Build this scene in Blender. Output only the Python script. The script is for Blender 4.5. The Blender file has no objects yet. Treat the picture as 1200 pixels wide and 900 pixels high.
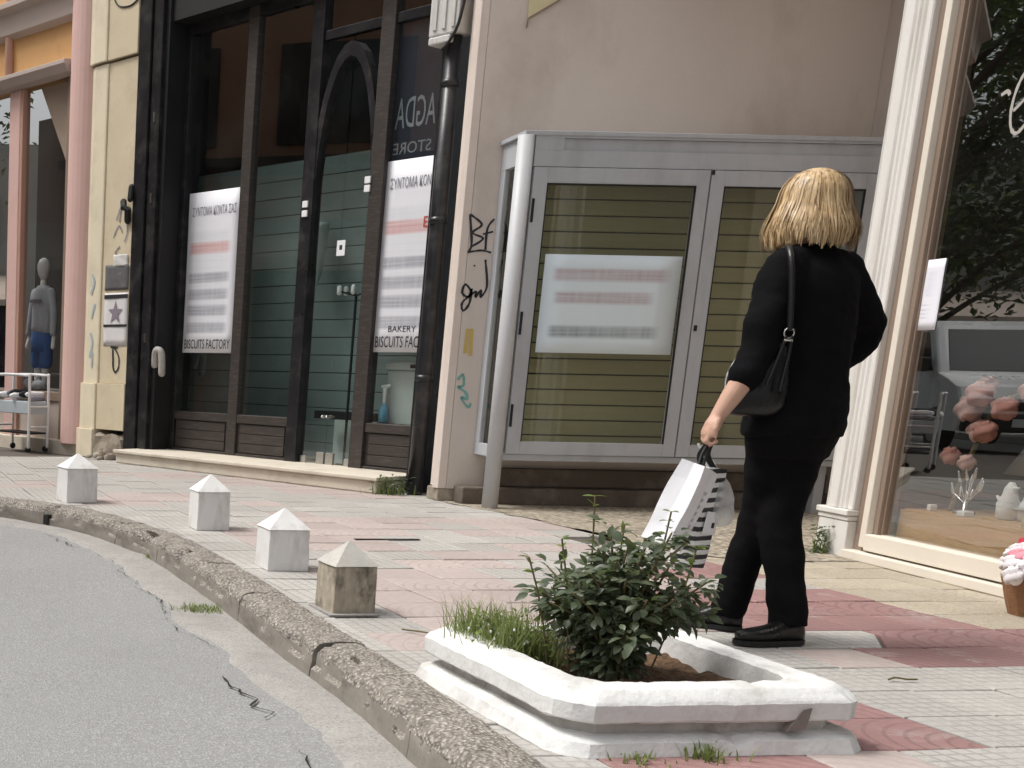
import bpy, bmesh, math, random
from mathutils import Vector, Matrix, noise
import numpy as np
random.seed(7); rng = np.random.default_rng(11)
R = math.radians
scn = bpy.context.scene
C = scn.collection

# ------------------------------------------------------------------ camera
cam_d = bpy.data.cameras.new('camera'); cam = bpy.data.objects.new('camera', cam_d); C.objects.link(cam)
cam_d.sensor_fit = 'HORIZONTAL'; cam_d.sensor_width = 36; cam_d.lens = 43.5
cam_d.shift_x = 0.5009; cam_d.shift_y = 0.2289; cam_d.clip_start = 0.05; cam_d.clip_end = 800
pitch, rollr = R(11.79), math.atan(0.02)
Xh = Vector((1, 0, 0)); Dn = Vector((0, -math.sin(pitch), -math.cos(pitch))); Fw = Vector((0, math.cos(pitch), -math.sin(pitch)))
rt = Xh*math.cos(rollr) - Dn*math.sin(rollr); up = -(Xh*math.sin(rollr) + Dn*math.cos(rollr))
M = Matrix((rt, up, -Fw)).transposed().to_4x4(); M.translation = Vector((0, 0, 1.0))
cam.matrix_world = M
scn.camera = cam

# ------------------------------------------------------------------ sky, sun, exposure
SUN_EL, SUN_AZ = R(58), R(282)          # azimuth clockwise from +Y: light falls from the road side
world = bpy.data.worlds.new('World'); scn.world = world; world.use_nodes = True
wn = world.node_tree.nodes; wl = world.node_tree.links
sky = wn.new('ShaderNodeTexSky'); sky.sky_type = 'NISHITA'; sky.sun_disc = False
sky.sun_elevation = SUN_EL; sky.sun_rotation = SUN_AZ; sky.air_density = 1.0; sky.dust_density = 6.0; sky.ozone_density = 0.6
hs = wn.new('ShaderNodeHueSaturation'); hs.inputs['Saturation'].default_value = 0.22
wl.new(sky.outputs[0], hs.inputs['Color']); wl.new(hs.outputs[0], wn['Background'].inputs['Color'])
wn['Background'].inputs['Strength'].default_value = 0.13
sun_d = bpy.data.lights.new('sun', 'SUN'); sun_d.energy = 1.5; sun_d.angle = R(16); sun_d.color = (1, 0.965, 0.92)
sun = bpy.data.objects.new('sun', sun_d); C.objects.link(sun)
S = Vector((math.sin(SUN_AZ)*math.cos(SUN_EL), math.cos(SUN_AZ)*math.cos(SUN_EL), math.sin(SUN_EL)))
sun.rotation_euler = (-S).to_track_quat('-Z', 'Y').to_euler(); sun.location = S*30
scn.view_settings.view_transform = 'Standard'; scn.view_settings.look = 'None'
scn.view_settings.gamma = 1; scn.view_settings.exposure = 0.35; scn.view_settings.use_curve_mapping = False
scn.cycles.max_bounces = 8; scn.cycles.transparent_max_bounces = 12

# ------------------------------------------------------------------ materials
MATS = {}
class NT:
    def __init__(s, name):
        s.m = bpy.data.materials.new(name); s.m.use_nodes = True; s.t = s.m.node_tree; s.p = s.t.nodes['Principled BSDF']
    def n(s, typ, **kw):
        nd = s.t.nodes.new(typ)
        for k, v in kw.items():
            if k in nd.bl_rna.properties: setattr(nd, k, v)
            else: nd.inputs[k].default_value = v
        return nd
    def l(s, a, b): s.t.links.new(a, b)
    def math(s, op, a, b=None, c=None):
        nd = s.n('ShaderNodeMath', operation=op)
        for i, x in enumerate((a, b, c)):
            if x is None: continue
            if isinstance(x, (int, float)): nd.inputs[i].default_value = x
            else: s.l(x, nd.inputs[i])
        return nd.outputs[0]
    def mix(s, fac, a, b, blend='MIX'):
        nd = s.n('ShaderNodeMix', data_type='RGBA', blend_type=blend)
        for i, x in ((0, fac), (6, a), (7, b)):
            if isinstance(x, (int, float)): nd.inputs[i].default_value = x
            elif isinstance(x, (tuple, list)): nd.inputs[i].default_value = (*x[:3], 1)
            else: s.l(x, nd.inputs[i])
        return nd.outputs[2]
    def noise(s, vec, scale, detail=4, rough=.55, out=0):
        nd = s.n('ShaderNodeTexNoise', Scale=scale, Detail=detail, Roughness=rough); s.l(vec, nd.inputs['Vector']); return nd.outputs[out]
    def ramp(s, x, lo, hi, a=0., b=1.):
        nd = s.n('ShaderNodeMapRange'); s.l(x, nd.inputs[0])
        for i, v in zip((1, 2, 3, 4), (lo, hi, a, b)): nd.inputs[i].default_value = v
        return nd.outputs[0]
    def bump(s, h, strength, dist=.01, prev=None):
        nd = s.n('ShaderNodeBump', Strength=strength, Distance=dist); s.l(h, nd.inputs['Height'])
        if prev is not None: s.l(prev, nd.inputs['Normal'])
        return nd.outputs[0]
def sc(c, k): return tuple(min(1, x*k) for x in c)
def mat(name, col, rough=.8, var=.12, scale=6, bump=.15, bscale=60, metal=0, spec=.4, stain=None, stain_amt=.5, sscale=2.5, stretch=None, aniso=None):
    """plain procedural surface: large colour drift, fine grain, optional stains and bump"""
    if name in MATS: return MATS[name]
    t = NT(name); tc = t.n('ShaderNodeTexCoord'); v = tc.outputs['Object']
    if stretch:
        mp = t.n('ShaderNodeMapping'); mp.inputs['Scale'].default_value = stretch; t.l(v, mp.inputs[0]); v2 = mp.outputs[0]
    else: v2 = v
    n1 = t.noise(v2, scale, 5)
    c = t.mix(n1, sc(col, 1-var*1.6), sc(col, 1+var*1.6))
    n2 = t.noise(v, bscale, 3)
    c = t.mix(t.ramp(n2, .3, .7, 0, .5), c, sc(col, 1-var))
    if stain:
        s1 = t.ramp(t.noise(v2, sscale, 8, .65), .5, .68); c = t.mix(t.math('MULTIPLY', s1, stain_amt), c, stain)
    t.l(c, t.p.inputs['Base Color'])
    t.l(t.ramp(n1, .2, .8, max(.02, rough-.08), min(1, rough+.08)), t.p.inputs['Roughness'])
    t.p.inputs['Metallic'].default_value = metal; t.p.inputs['Specular IOR Level'].default_value = spec
    if bump: t.l(t.bump(n2, bump, .004), t.p.inputs['Normal'])
    MATS[name] = t.m; return t.m

def m_glass(name, ior, tint=(.86, .9, .88), rough=0.0, dirt=.004):
    t = NT(name); t.t.nodes.remove(t.p); out = t.t.nodes['Material Output']
    tr = t.n('ShaderNodeBsdfTransparent'); tr.inputs[0].default_value = (*tint, 1)
    gl = t.n('ShaderNodeBsdfGlossy'); gl.inputs['Roughness'].default_value = rough; gl.inputs[0].default_value = (.95, .97, .97, 1)
    df = t.n('ShaderNodeBsdfDiffuse'); df.inputs[0].default_value = (.5, .5, .47, 1)
    fr = t.n('ShaderNodeFresnel', IOR=ior)
    geo = t.n('ShaderNodeNewGeometry'); ff = t.math('MULTIPLY', fr.outputs[0], t.math('SUBTRACT', 1, geo.outputs['Backfacing']))
    a = t.n('ShaderNodeMixShader'); t.l(ff, a.inputs[0]); t.l(tr.outputs[0], a.inputs[1]); t.l(gl.outputs[0], a.inputs[2])
    tc = t.n('ShaderNodeTexCoord'); d = t.ramp(t.noise(tc.outputs['Object'], 1.7, 6, .7), .45, .8, 0, dirt*3)
    b = t.n('ShaderNodeMixShader'); t.l(d, b.inputs[0]); t.l(a.outputs[0], b.inputs[1]); t.l(df.outputs[0], b.inputs[2])
    t.l(b.outputs[0], out.inputs['Surface']); MATS[name] = t.m; return t.m

def m_tile(name, col, groove, kind):
    """paving tile: colour drift per tile, wear and the moulded grooves in the tile's own face (UV = metres from tile centre)"""
    t = NT(name); tc = t.n('ShaderNodeTexCoord'); oi = t.n('ShaderNodeObjectInfo'); geo = t.n('ShaderNodeNewGeometry')
    W = geo.outputs['Position']; sx = t.n('ShaderNodeSeparateXYZ'); t.l(tc.outputs['UV'], sx.inputs[0])
    x, y = sx.outputs[0], sx.outputs[1]
    c = t.mix(oi.outputs['Random'], sc(col, .86), sc(col, 1.1))
    c = t.mix(t.ramp(t.noise(W, 1.3, 5), .38, .7, 0, .55), c, sc(col, .72))
    c = t.mix(t.ramp(t.noise(W, 28, 4), .4, .75, 0, .5), c, sc(col, .66))
    c = t.mix(t.ramp(t.noise(W, 3.7, 6, .7), .55, .72, 0, .6), c, (.44, .41, .38))
    def line(v, step, w):
        f = t.math('FRACT', t.math('DIVIDE', t.math('ADD', v, 5 + .15 + step*.5), step))
        return t.ramp(t.math('ABSOLUTE', t.math('SUBTRACT', f, .5)), w*.4/step, w/step, 1, 0)
    if kind == 'grid': g = t.math('MAXIMUM', line(x, .05, .0075), line(y, .05, .0075))
    elif kind == 'fan':
        d = t.math('SQRT', t.math('ADD', t.math('POWER', t.math('ADD', x, .15), 2), t.math('POWER', t.math('ADD', y, .15), 2)))
        g = line(d, .05, .0085)
    else: g = t.ramp(t.noise(W, 55, 3), .55, .7)
    pits = t.math('MULTIPLY', t.ramp(t.noise(W, 75, 2), .56, .68), t.ramp(t.noise(W, 4, 3), .35, .65, .2, 1)); c = t.mix(t.math('MULTIPLY', pits, .8 if kind == 'speck' else .55), c, groove)
    wear = t.ramp(t.noise(W, 2.2, 4), .3, .7, .3, 1)
    g = t.math('MULTIPLY', g, wear)
    c = t.mix(t.math('MULTIPLY', g, .68), c, groove)
    t.l(c, t.p.inputs['Base Color']); t.p.inputs['Roughness'].default_value = .82; t.p.inputs['Specular IOR Level'].default_value = .3
    b = t.bump(t.noise(W, 90, 3), .25, .004); b = t.bump(t.math('SUBTRACT', 1, g), .5, .004, b); t.l(b, t.p.inputs['Normal'])
    MATS[name] = t.m; return t.m

def m_speckle(name, cols, scale, rough=.9, bump=.5, bd=.006, drift=.25, dscale=.9, crack=None, gap=.0):
    """aggregate surface: voronoi grains of several colours"""
    t = NT(name); geo = t.n('ShaderNodeNewGeometry'); W = geo.outputs['Position']
    vo = t.n('ShaderNodeTexVoronoi', Scale=scale); t.l(W, vo.inputs['Vector'])
    cr = t.n('ShaderNodeValToRGB'); t.l(vo.outputs['Color'], cr.inputs[0])
    e = cr.color_ramp.elements; e[0].color = (*cols[0], 1); e[1].color = (*cols[-1], 1)
    for i, cc in enumerate(cols[1:-1]): k = e.new((i+1)/(len(cols)-1)); k.color = (*cc, 1)
    mid = tuple(np.mean(np.array(cols), 0))
    c0 = t.mix(t.ramp(vo.outputs['Distance'], .35, .75, 0, gap), cr.outputs[0], sc(mid, .3))
    c = t.mix(t.ramp(t.noise(W, dscale, 6, .6), .35, .7, 0, .55), c0, sc(mid, 1-drift))
    c = t.mix(t.ramp(t.noise(W, dscale*3.3, 5, .6), .45, .7, 0, .5), c, sc(mid, 1+drift*.8))
    if crack:
        vc = t.n('ShaderNodeTexVoronoi', Scale=crack, feature='DISTANCE_TO_EDGE')
        wob = t.n('ShaderNodeVectorMath', operation='ADD'); t.l(W, wob.inputs[0])
        nz = t.n('ShaderNodeTexNoise', Scale=3.0, Detail=6.0); t.l(W, nz.inputs['Vector']); t.l(nz.outputs['Color'], wob.inputs[1]); t.l(wob.outputs[0], vc.inputs['Vector'])
        ck = t.math('MULTIPLY', t.ramp(vc.outputs[0], .0, .012, 1, 0), t.ramp(t.noise(W, .5, 2), .5, .6))
        c = t.mix(t.math('MULTIPLY', ck, .7), c, sc(mid, .35))
    t.l(c, t.p.inputs['Base Color']); t.p.inputs['Roughness'].default_value = rough; t.p.inputs['Specular IOR Level'].default_value = .3
    h = t.math('ADD', vo.outputs['Distance'], t.noise(W, scale*.35, 4))
    t.l(t.bump(h, bump, bd), t.p.inputs['Normal']); MATS[name] = t.m; return t.m

def m_leaf(name, col, col2, rough=.45, trans=.3):
    t = NT(name); oi = t.n('ShaderNodeObjectInfo'); geo = t.n('ShaderNodeNewGeometry')
    r = t.math('FRACT', t.math('ADD', geo.outputs['Random Per Island'], oi.outputs['Random']))
    c = t.mix(r, col, col2); t.l(c, t.p.inputs['Base Color']); t.p.inputs['Roughness'].default_value = rough
    out = t.t.nodes['Material Output']; tl = t.n('ShaderNodeBsdfTranslucent'); t.l(t.mix(.4, c, (.25, .32, .05)), tl.inputs[0])
    mx = t.n('ShaderNodeMixShader'); mx.inputs[0].default_value = trans; t.l(t.p.outputs[0], mx.inputs[1]); t.l(tl.outputs[0], mx.inputs[2])
    t.l(mx.outputs[0], out.inputs['Surface']); MATS[name] = t.m; return t.m

def m_bands(name, bg, bands, axis=2, blur=.012, streak=True):
    """flat print: horizontal smeared bands (lo, hi, x0, x1, colour, amount) in object space metres (x along, z up)"""
    t = NT(name); tc = t.n('ShaderNodeTexCoord'); s = t.n('ShaderNodeSeparateXYZ'); t.l(tc.outputs['UV'], s.inputs[0]); x, z = s.outputs[0], s.outputs[1]
    c = t.mix(t.noise(tc.outputs['UV'], 3, 3), sc(bg, .95), sc(bg, 1.03))
    mp = t.n('ShaderNodeMapping'); mp.inputs['Scale'].default_value = (1.2, 60, 1); t.l(tc.outputs['UV'], mp.inputs[0])
    st = t.ramp(t.noise(mp.outputs[0], 1.0, 3), .3, .75, .45, 1)
    mp2 = t.n('ShaderNodeMapping'); mp2.inputs['Scale'].default_value = (30, 2, 1); t.l(tc.outputs['UV'], mp2.inputs[0])
    st2 = t.ramp(t.noise(mp2.outputs[0], 1.0, 2), .3, .7, .7, 1)
    for lo, hi, x0, x1, col, amt in bands:
        f = t.math('MULTIPLY', t.ramp(z, lo-blur, lo+blur), t.ramp(z, hi-blur, hi+blur, 1, 0))
        g = t.math('MULTIPLY', t.ramp(x, x0-.02, x0+.02), t.ramp(x, x1-.06, x1+.02, 1, 0))
        f = t.math('MULTIPLY', t.math('MULTIPLY', f, g), t.math('MULTIPLY', st, st2))
        c = t.mix(t.math('MULTIPLY', f, amt), c, col)
    t.l(c, t.p.inputs['Base Color']); t.p.inputs['Roughness'].default_value = .6; MATS[name] = t.m; return t.m

def m_stripes(name, c1, c2, step, axis=2, wob=0.004):
    t = NT(name); tc = t.n('ShaderNodeTexCoord'); s = t.n('ShaderNodeSeparateXYZ'); t.l(tc.outputs['Object'], s.inputs[0])
    v = t.math('ADD', s.outputs[axis], t.math('MULTIPLY', t.noise(tc.outputs['Object'], 14, 2), wob*2))
    f = t.math('FRACT', t.math('DIVIDE', t.math('ADD', v, 5), step))
    t.l(t.mix(t.ramp(f, .47, .53), c1, c2), t.p.inputs['Base Color']); t.p.inputs['Roughness'].default_value = .45; MATS[name] = t.m; return t.m

# surfaces
m_asphalt = m_speckle('asphalt', [(.19, .19, .19), (.31, .31, .305), (.25, .25, .247), (.42, .415, .4), (.22, .22, .22)], 150, bump=.5, drift=.12, dscale=.6)
m_gutter = m_speckle('gutter_concrete', [(.27, .26, .245), (.35, .335, .315), (.41, .395, .37), (.22, .21, .195)], 110, bump=.4, drift=.28, dscale=2.6, crack=1.6)
m_kerb = m_speckle('kerb_aggregate', [(.13, .115, .1), (.4, .36, .31), (.27, .24, .205), (.6, .56, .5), (.2, .175, .15), (.34, .3, .26)], 85, bump=1.0, bd=.008, drift=.3, dscale=3.5, gap=.8)
m_kerbface = mat('kerb_face', (.25, .225, .195), .9, .25, 5, .6, 45, stain=(.1, .088, .075), stain_amt=.8, sscale=3, stretch=(1, 1, 3))
m_mortar = mat('mortar_bed', (.12, .105, .09), .95, .2, 9, .4, 80)
m_pebble = m_speckle('pebble_apron', [(.2, .17, .13), (.46, .4, .31), (.36, .31, .24), (.56, .5, .4), (.28, .23, .17)], 30, bump=.8, bd=.01, drift=.2, gap=.9)
m_tl = m_tile('tile_light', (.49, .47, .44), (.25, .24, .22), 'grid')
m_tr = m_tile('tile_red', (.34, .2, .19), (.19, .115, .11), 'fan')
m_tp = m_tile('tile_faded_red', (.49, .415, .385), (.38, .31, .285), 'fan')
m_ty = m_tile('tile_yellow', (.47, .41, .32), (.2, .165, .12), 'speck')
m_white = mat('whitewash', (.73, .73, .715), .8, .06, 9, .9, 40, stain=(.42, .4, .36), stain_amt=.6, sscale=5)
m_boll = mat('bollard_white', (.74, .735, .72), .8, .07, 6, .3, 60, stain=(.36, .33, .29), stain_amt=.5, sscale=4, stretch=(2.5, 2.5, .8))
m_bolld = mat('bollard_weathered', (.42, .37, .29), .9, .35, 14, .9, 35, stain=(.06, .05, .04), stain_amt=.95, sscale=5.5, stretch=(2.2, 2.2, .9))
m_soil = m_speckle('soil', [(.05, .03, .018), (.12, .07, .04), (.19, .11, .06), (.08, .05, .03)], 60, bump=.9, bd=.012)
m_black = mat('black_paint', (.017, .017, .019), .32, .3, 5, .15, 30, stain=(.12, .11, .105), stain_amt=.3, sscale=6)
m_blackm = mat('black_matt', (.012, .012, .013), .6, .3, 5, .1, 30)
m_brownw = mat('dark_wood', (.05, .042, .038), .45, .3, 5, .4, 60, stretch=(6, 6, 40), stain=(.13, .11, .1), stain_amt=.4, sscale=1.5)
m_step = mat('cream_stone', (.66, .6, .5), .7, .08, 5, .2, 60, stain=(.42, .36, .28), stain_amt=.5, sscale=3)
m_yel = mat('yellow_plaster', (.64, .55, .39), .88, .1, 3, .25, 60, stain=(.46, .38, .26), stain_amt=.5, sscale=2.3)
m_yell = mat('sunlit_tone_yellow_plaster', (.75, .67, .5), .88, .07, 3, .25, 60, stain=(.5, .43, .33), stain_amt=.45, sscale=2.6)  # lighter copy of the yellow plaster, standing in for its sunlit side
m_orange = mat('orange_plaster', (.64, .37, .16), .88, .08, 2, .2, 60, stain=(.46, .26, .13), stain_amt=.3)
m_pink = mat('pink_plaster', (.68, .455, .41), .85, .06, 3, .15, 60, stain=(.5, .32, .27), stain_amt=.3, sscale=3)
m_cornice = mat('grey_stucco', (.5, .42, .37), .88, .08, 3, .2, 50)
m_salmon = mat('salmon_frame', (.5, .29, .22), .6, .1, 4, .1, 50)
m_rubble = mat('rubble_stone', (.36, .31, .25), .95, .3, 7, .7, 30, stain=(.12, .1, .07), stain_amt=.7, sscale=5)
m_beige = mat('beige_plaster', (.66, .585, .525), .9, .05, 1.2, .2, 70, stain=(.42, .34, .27), stain_amt=.6, sscale=.8, stretch=(1, 1, .6))
m_pier = mat('sunlit_tone_plaster', (.7, .61, .545), .88, .05, 2, .25, 60, stain=(.5, .41, .33), stain_amt=.35, sscale=2.2)  # lighter than the wall plaster: sunlight on the pier edge put into the colour
m_alu = mat('grey_aluminium_paint', (.44, .455, .485), .45, .05, 3, .05, 60, stain=(.26, .25, .25), stain_amt=.35, sscale=2.5, stretch=(2, 2, .6))
m_post = mat('white_post_paint', (.52, .525, .54), .45, .05, 3, .05, 60, stain=(.35, .34, .33), stain_amt=.3, sscale=3)
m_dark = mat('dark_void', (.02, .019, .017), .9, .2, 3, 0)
m_gasket = mat('rubber_gasket', (.015, .015, .015), .6, .1, 3, 0)
m_olive = mat('olive_slat', (.29, .27, .145), .6, .12, 3, .15, 50, stretch=(1, 1, 10), stain=(.25, .22, .12), stain_amt=.4, sscale=2)
m_ledge = mat('dark_stone_ledge', (.13, .105, .085), .9, .25, 4, .4, 40, stain=(.3, .26, .22), stain_amt=.5, sscale=3)
m_teal = mat('teal_slat', (.2, .255, .25), .5, .08, 2, .05, 40, stain=(.34, .42, .41), stain_amt=.3, sscale=2)
m_navy = mat('reflected_navy', (.014, .018, .034), .5, .1, 3, 0)
m_signg = mat('reflected_grey', (.26, .27, .3), .6, .05, 3, 0)
m_steel = mat('brushed_steel', (.6, .6, .58), .3, .05, 4, 0, metal=1)
m_wmould = mat('white_moulding', (.72, .7, .665), .6, .06, 3, .15, 60, stain=(.48, .44, .38), stain_amt=.5, sscale=2.2, stretch=(5, 5, .5))
m_wbrown = mat('brown_reveal', (.25, .185, .14), .7, .1, 3, .15, 60)
m_cream = mat('cream_frame', (.72, .66, .57), .6, .06, 3, .1, 60)
m_ochre = mat('ochre_wood', (.5, .3, .12), .55, .16, 4, .15, 60, stretch=(20, 2, 12))
m_deck = mat('shop_floor_grey', (.23, .22, .2), .6, .1, 3, .1, 40)
m_paper = mat('white_paper', (.82, .82, .83), .7, .03, 3, .05, 30)
m_ink = mat('black_ink', (.03, .03, .035), .6, .1, 3, 0)
m_inkg = mat('grey_ink', (.22, .21, .25), .6, .1, 3, 0)
m_inkr = mat('red_ink', (.5, .07, .04), .6, .1, 3, 0)
m_inkgr = mat('green_spray', (.2, .42, .38), .8, .1, 3, 0)
m_inky = mat('ochre_spray', (.62, .44, .14), .8, .1, 3, 0)
m_inkb = mat('faded_blue_spray', (.42, .5, .52), .8, .1, 3, 0)
m_gl_store = m_glass('store_glass', 2.1, (.93, .96, .95))
m_gl_cab = m_glass('cabinet_glass', 1.6, (.94, .95, .93), dirt=.006)
m_gl_shop = m_glass('shop_window_glass', 3.1, (.92, .92, .91))
m_gl_left = m_glass('left_window_glass', 1.6, (.94, .94, .93))
m_fabric = mat('black_knit', (.0065, .0065, .0075), .95, .3, 8, .5, 160, spec=.08)
m_trous = mat('black_trouser_cloth', (.0065, .0062, .007), .9, .3, 8, .35, 200, spec=.08)
m_leather = mat('black_leather', (.010, .0095, .0095), .3, .2, 12, .3, 120)
m_skin = mat('skin', (.56, .34, .25), .5, .07, 14, .15, 160)

# ------------------------------------------------------------------ object helpers
def wloc(o):
    v = Vector((0, 0, 0))
    while o is not None: v += Vector(o.location); o = o.parent
    return v
def link(name, me, m, parent=None, local=False, smooth=False, bevel=0):
    if m is not None and not me.materials: me.materials.append(m)
    o = bpy.data.objects.new(name, me); C.objects.link(o)
    if parent is not None:
        if not local: me.transform(Matrix.Translation(-wloc(parent)))
        o.parent = parent
    if smooth: me.polygons.foreach_set('use_smooth', [True]*len(me.polygons))
    if bevel:
        b = o.modifiers.new('bevel', 'BEVEL'); b.width = bevel; b.segments = 2; b.limit_method = 'ANGLE'; b.angle_limit = R(40)
    return o
def obj(name, bm, m, parent=None, local=False, smooth=False, bevel=0):
    bmesh.ops.recalc_face_normals(bm, faces=bm.faces)
    me = bpy.data.meshes.new(name); bm.to_mesh(me); bm.free()
    return link(name, me, m, parent, local, smooth, bevel)
def tag(o, label, cat, group=None, kind=None):
    if label: o['label'] = label
    if cat: o['category'] = cat
    if group: o['group'] = group
    if kind: o['kind'] = kind
    return o
def thing(name, label, cat, loc=(0, 0, 0), group=None):
    o = bpy.data.objects.new(name, None); C.objects.link(o); o.location = loc; o.empty_display_size = .1
    return tag(o, label, cat, group)
def copy_tree(o, loc, label, rz=0, group=None):
    c = o.copy(); C.objects.link(c); c.location = loc; c.rotation_euler.z = rz; c['label'] = label
    for ch in o.children:
        d = ch.copy(); C.objects.link(d); d.parent = c
        for g in ch.children:
            e = g.copy(); C.objects.link(e); e.parent = d
    return c
# frames: A0/dv = the angled shop row, B0/bd = the window on the right
A0 = Vector((1.38, 12.9)); dv = Vector((.578, -.816)).normalized(); nv = Vector((-.816, -.578)).normalized()
B0 = Vector((4.83, 6.95)); bd = Vector((-.04, -1)).normalized(); br = Vector((-1, .04)).normalized()
def FS(s, o, z): p = A0 + dv*s + nv*o; return Vector((p.x, p.y, z))
def FR(t, o, z): p = B0 + bd*t + br*o; return Vector((p.x, p.y, z))
def FW(x, y, z): return Vector((x, y, z))
TH = .12; cT, sT = math.cos(TH), math.sin(TH)
def FU(u, v, z): return Vector((u*cT - v*sT, u*sT + v*cT, z))       # grid of the paving
def box(bm, fr, a0, a1, b0, b1, c0, c1):
    vs = [bm.verts.new(fr(a, b, c)) for a in (a0, a1) for b in (b0, b1) for c in (c0, c1)]
    for f in ((0, 1, 3, 2), (4, 6, 7, 5), (0, 4, 5, 1), (2, 3, 7, 6), (0, 2, 6, 4), (1, 5, 7, 3)): bm.faces.new([vs[i] for i in f])
    return vs
def bx(name, fr, dims, m, parent=None, bevel=0, local=False):
    bm = bmesh.new(); box(bm, fr, *dims); return obj(name, bm, m, parent, local, bevel=bevel)
def prism(bm, pts0, pts1):
    """closed prism between two equal rings of points"""
    a = [bm.verts.new(p) for p in pts0]; b = [bm.verts.new(p) for p in pts1]; n = len(a)
    bm.faces.new(a); bm.faces.new(b[::-1])
    for i in range(n): bm.faces.new((a[i], a[(i+1) % n], b[(i+1) % n], b[i]))
def loft(bm, rings, cap=True):
    rs = [[bm.verts.new(p) for p in r] for r in rings]; n = len(rs[0])
    for a, b in zip(rs, rs[1:]):
        for i in range(n): bm.faces.new((a[i], a[(i+1) % n], b[(i+1) % n], b[i]))
    if cap: bm.faces.new(rs[0][::-1]); bm.faces.new(rs[-1])
def ringpts(c, ax, ay, n=14, p=2.0):
    out = []
    for i in range(n):
        t = 2*math.pi*i/n; ct, st = math.cos(t), math.sin(t)
        out.append(Vector(c) + Vector(ax)*math.copysign(abs(ct)**(2/p), ct) + Vector(ay)*math.copysign(abs(st)**(2/p), st))
    return out
def tube(bm, pts, rad, n=10, caps=True):
    """tapered tube along points with rounded ends"""
    pts = [Vector(p) for p in pts]; rad = list(rad) if hasattr(rad, '__len__') else [rad]*len(pts)
    if caps:
        d0 = (pts[0]-pts[1]).normalized(); d1 = (pts[-1]-pts[-2]).normalized()
        pts = [pts[0]+d0*rad[0]*.9, pts[0]+d0*rad[0]*.6] + pts + [pts[-1]+d1*rad[-1]*.6, pts[-1]+d1*rad[-1]*.9]
        rad = [rad[0]*.35, rad[0]*.8] + rad + [rad[-1]*.8, rad[-1]*.35]
    rings = []; u = None
    for i, p in enumerate(pts):
        d = (pts[min(i+1, len(pts)-1)] - pts[max(i-1, 0)]).normalized()
        if u is None: u = d.orthogonal().normalized()
        u = (u - d*u.dot(d)); u = u.normalized() if u.length > 1e-6 else d.orthogonal().normalized()
        w = d.cross(u); rings.append(ringpts(p, u*rad[i], w*rad[i], n))
    loft(bm, rings)
def ribbon(bm, fr, pts, w, o):
    """flat painted stroke on a wall frame; pts are (along, up)"""
    P = [Vector(p) for p in pts]; L = []; Rr = []
    for i, p in enumerate(P):
        d = (P[min(i+1, len(P)-1)] - P[max(i-1, 0)]).normalized(); q = Vector((-d.y, d.x))*w*.5*(.7+.5*random.random())
        L.append(bm.verts.new(fr(p.x+q.x, o, p.y+q.y))); Rr.append(bm.verts.new(fr(p.x-q.x, o, p.y-q.y)))
    for i in range(len(P)-1): bm.faces.new((L[i], L[i+1], Rr[i+1], Rr[i]))
def stroke(name, fr, strokes, w, o, m, parent):
    for i, s in enumerate(strokes):
        bm = bmesh.new(); ribbon(bm, fr, smooth_pts(s), w, o + i*.0007); obj(name, bm, m, parent)
def smooth_pts(pts, k=5):
    P = [Vector(p) for p in pts]
    if len(P) < 3: return P
    out = []
    for i in range(len(P)-1):
        p0, p1, p2, p3 = P[max(i-1, 0)], P[i], P[i+1], P[min(i+2, len(P)-1)]
        for j in range(k):
            t = j/k
            out.append(.5*((2*p1) + (p2-p0)*t + (2*p0-5*p1+4*p2-p3)*t*t + (3*p1-p0-3*p2+p3)*t**3))
    return out + [P[-1]]
def text_mesh(s, fr, a0, a1, z0, z1, o, m, parent, name='lettering', mirror=False):
    cu = bpy.data.curves.new('t', 'FONT'); cu.body = s; cu.resolution_u = 3
    ob = bpy.data.objects.new('t', cu); C.objects.link(ob); dg = bpy.context.evaluated_depsgraph_get()
    me = bpy.data.meshes.new_from_object(ob.evaluated_get(dg)); bpy.data.objects.remove(ob); bpy.data.curves.remove(cu)
    co = np.array([v.co[:] for v in me.vertices])
    if len(co) == 0: return None
    x0, x1 = co[:, 0].min(), co[:, 0].max(); y0, y1 = co[:, 1].min(), co[:, 1].max()
    for v in me.vertices:
        f = (v.co.x-x0)/(x1-x0); f = 1-f if mirror else f
        v.co = fr(a0+(a1-a0)*f, o, z0+(z1-z0)*(v.co.y-y0)/(y1-y0))
    return link(name, me, m, parent)
def sheet(name, fr, a0, a1, z0, z1, o, m, parent=None, nx=6, nz=8, wave=.004, thick=.0012):
    """a thin printed sheet with a little curl, UV in metres from its lower left corner"""
    bm = bmesh.new(); uv = bm.loops.layers.uv.new('UVMap'); g = []
    ph = random.random()*6
    for i in range(nx+1):
        for j in range(nz+1):
            a = a0+(a1-a0)*i/nx; z = z0+(z1-z0)*j/nz
            v = bm.verts.new(fr(a, o + wave*(1+math.sin(ph+i*1.1+j*.7))*.5, z)); g.append((v, a-a0, z-z0))
    for i in range(nx):
        for j in range(nz):
            q = [g[i*(nz+1)+j], g[(i+1)*(nz+1)+j], g[(i+1)*(nz+1)+j+1], g[i*(nz+1)+j+1]]
            f = bm.faces.new([x[0] for x in q])
            for lp, x in zip(f.loops, q): lp[uv].uv = (x[1], x[2])
    ob = obj(name, bm, m, parent, smooth=True)
    md = ob.modifiers.new('thickness', 'SOLIDIFY'); md.thickness = thick
    return ob
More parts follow.
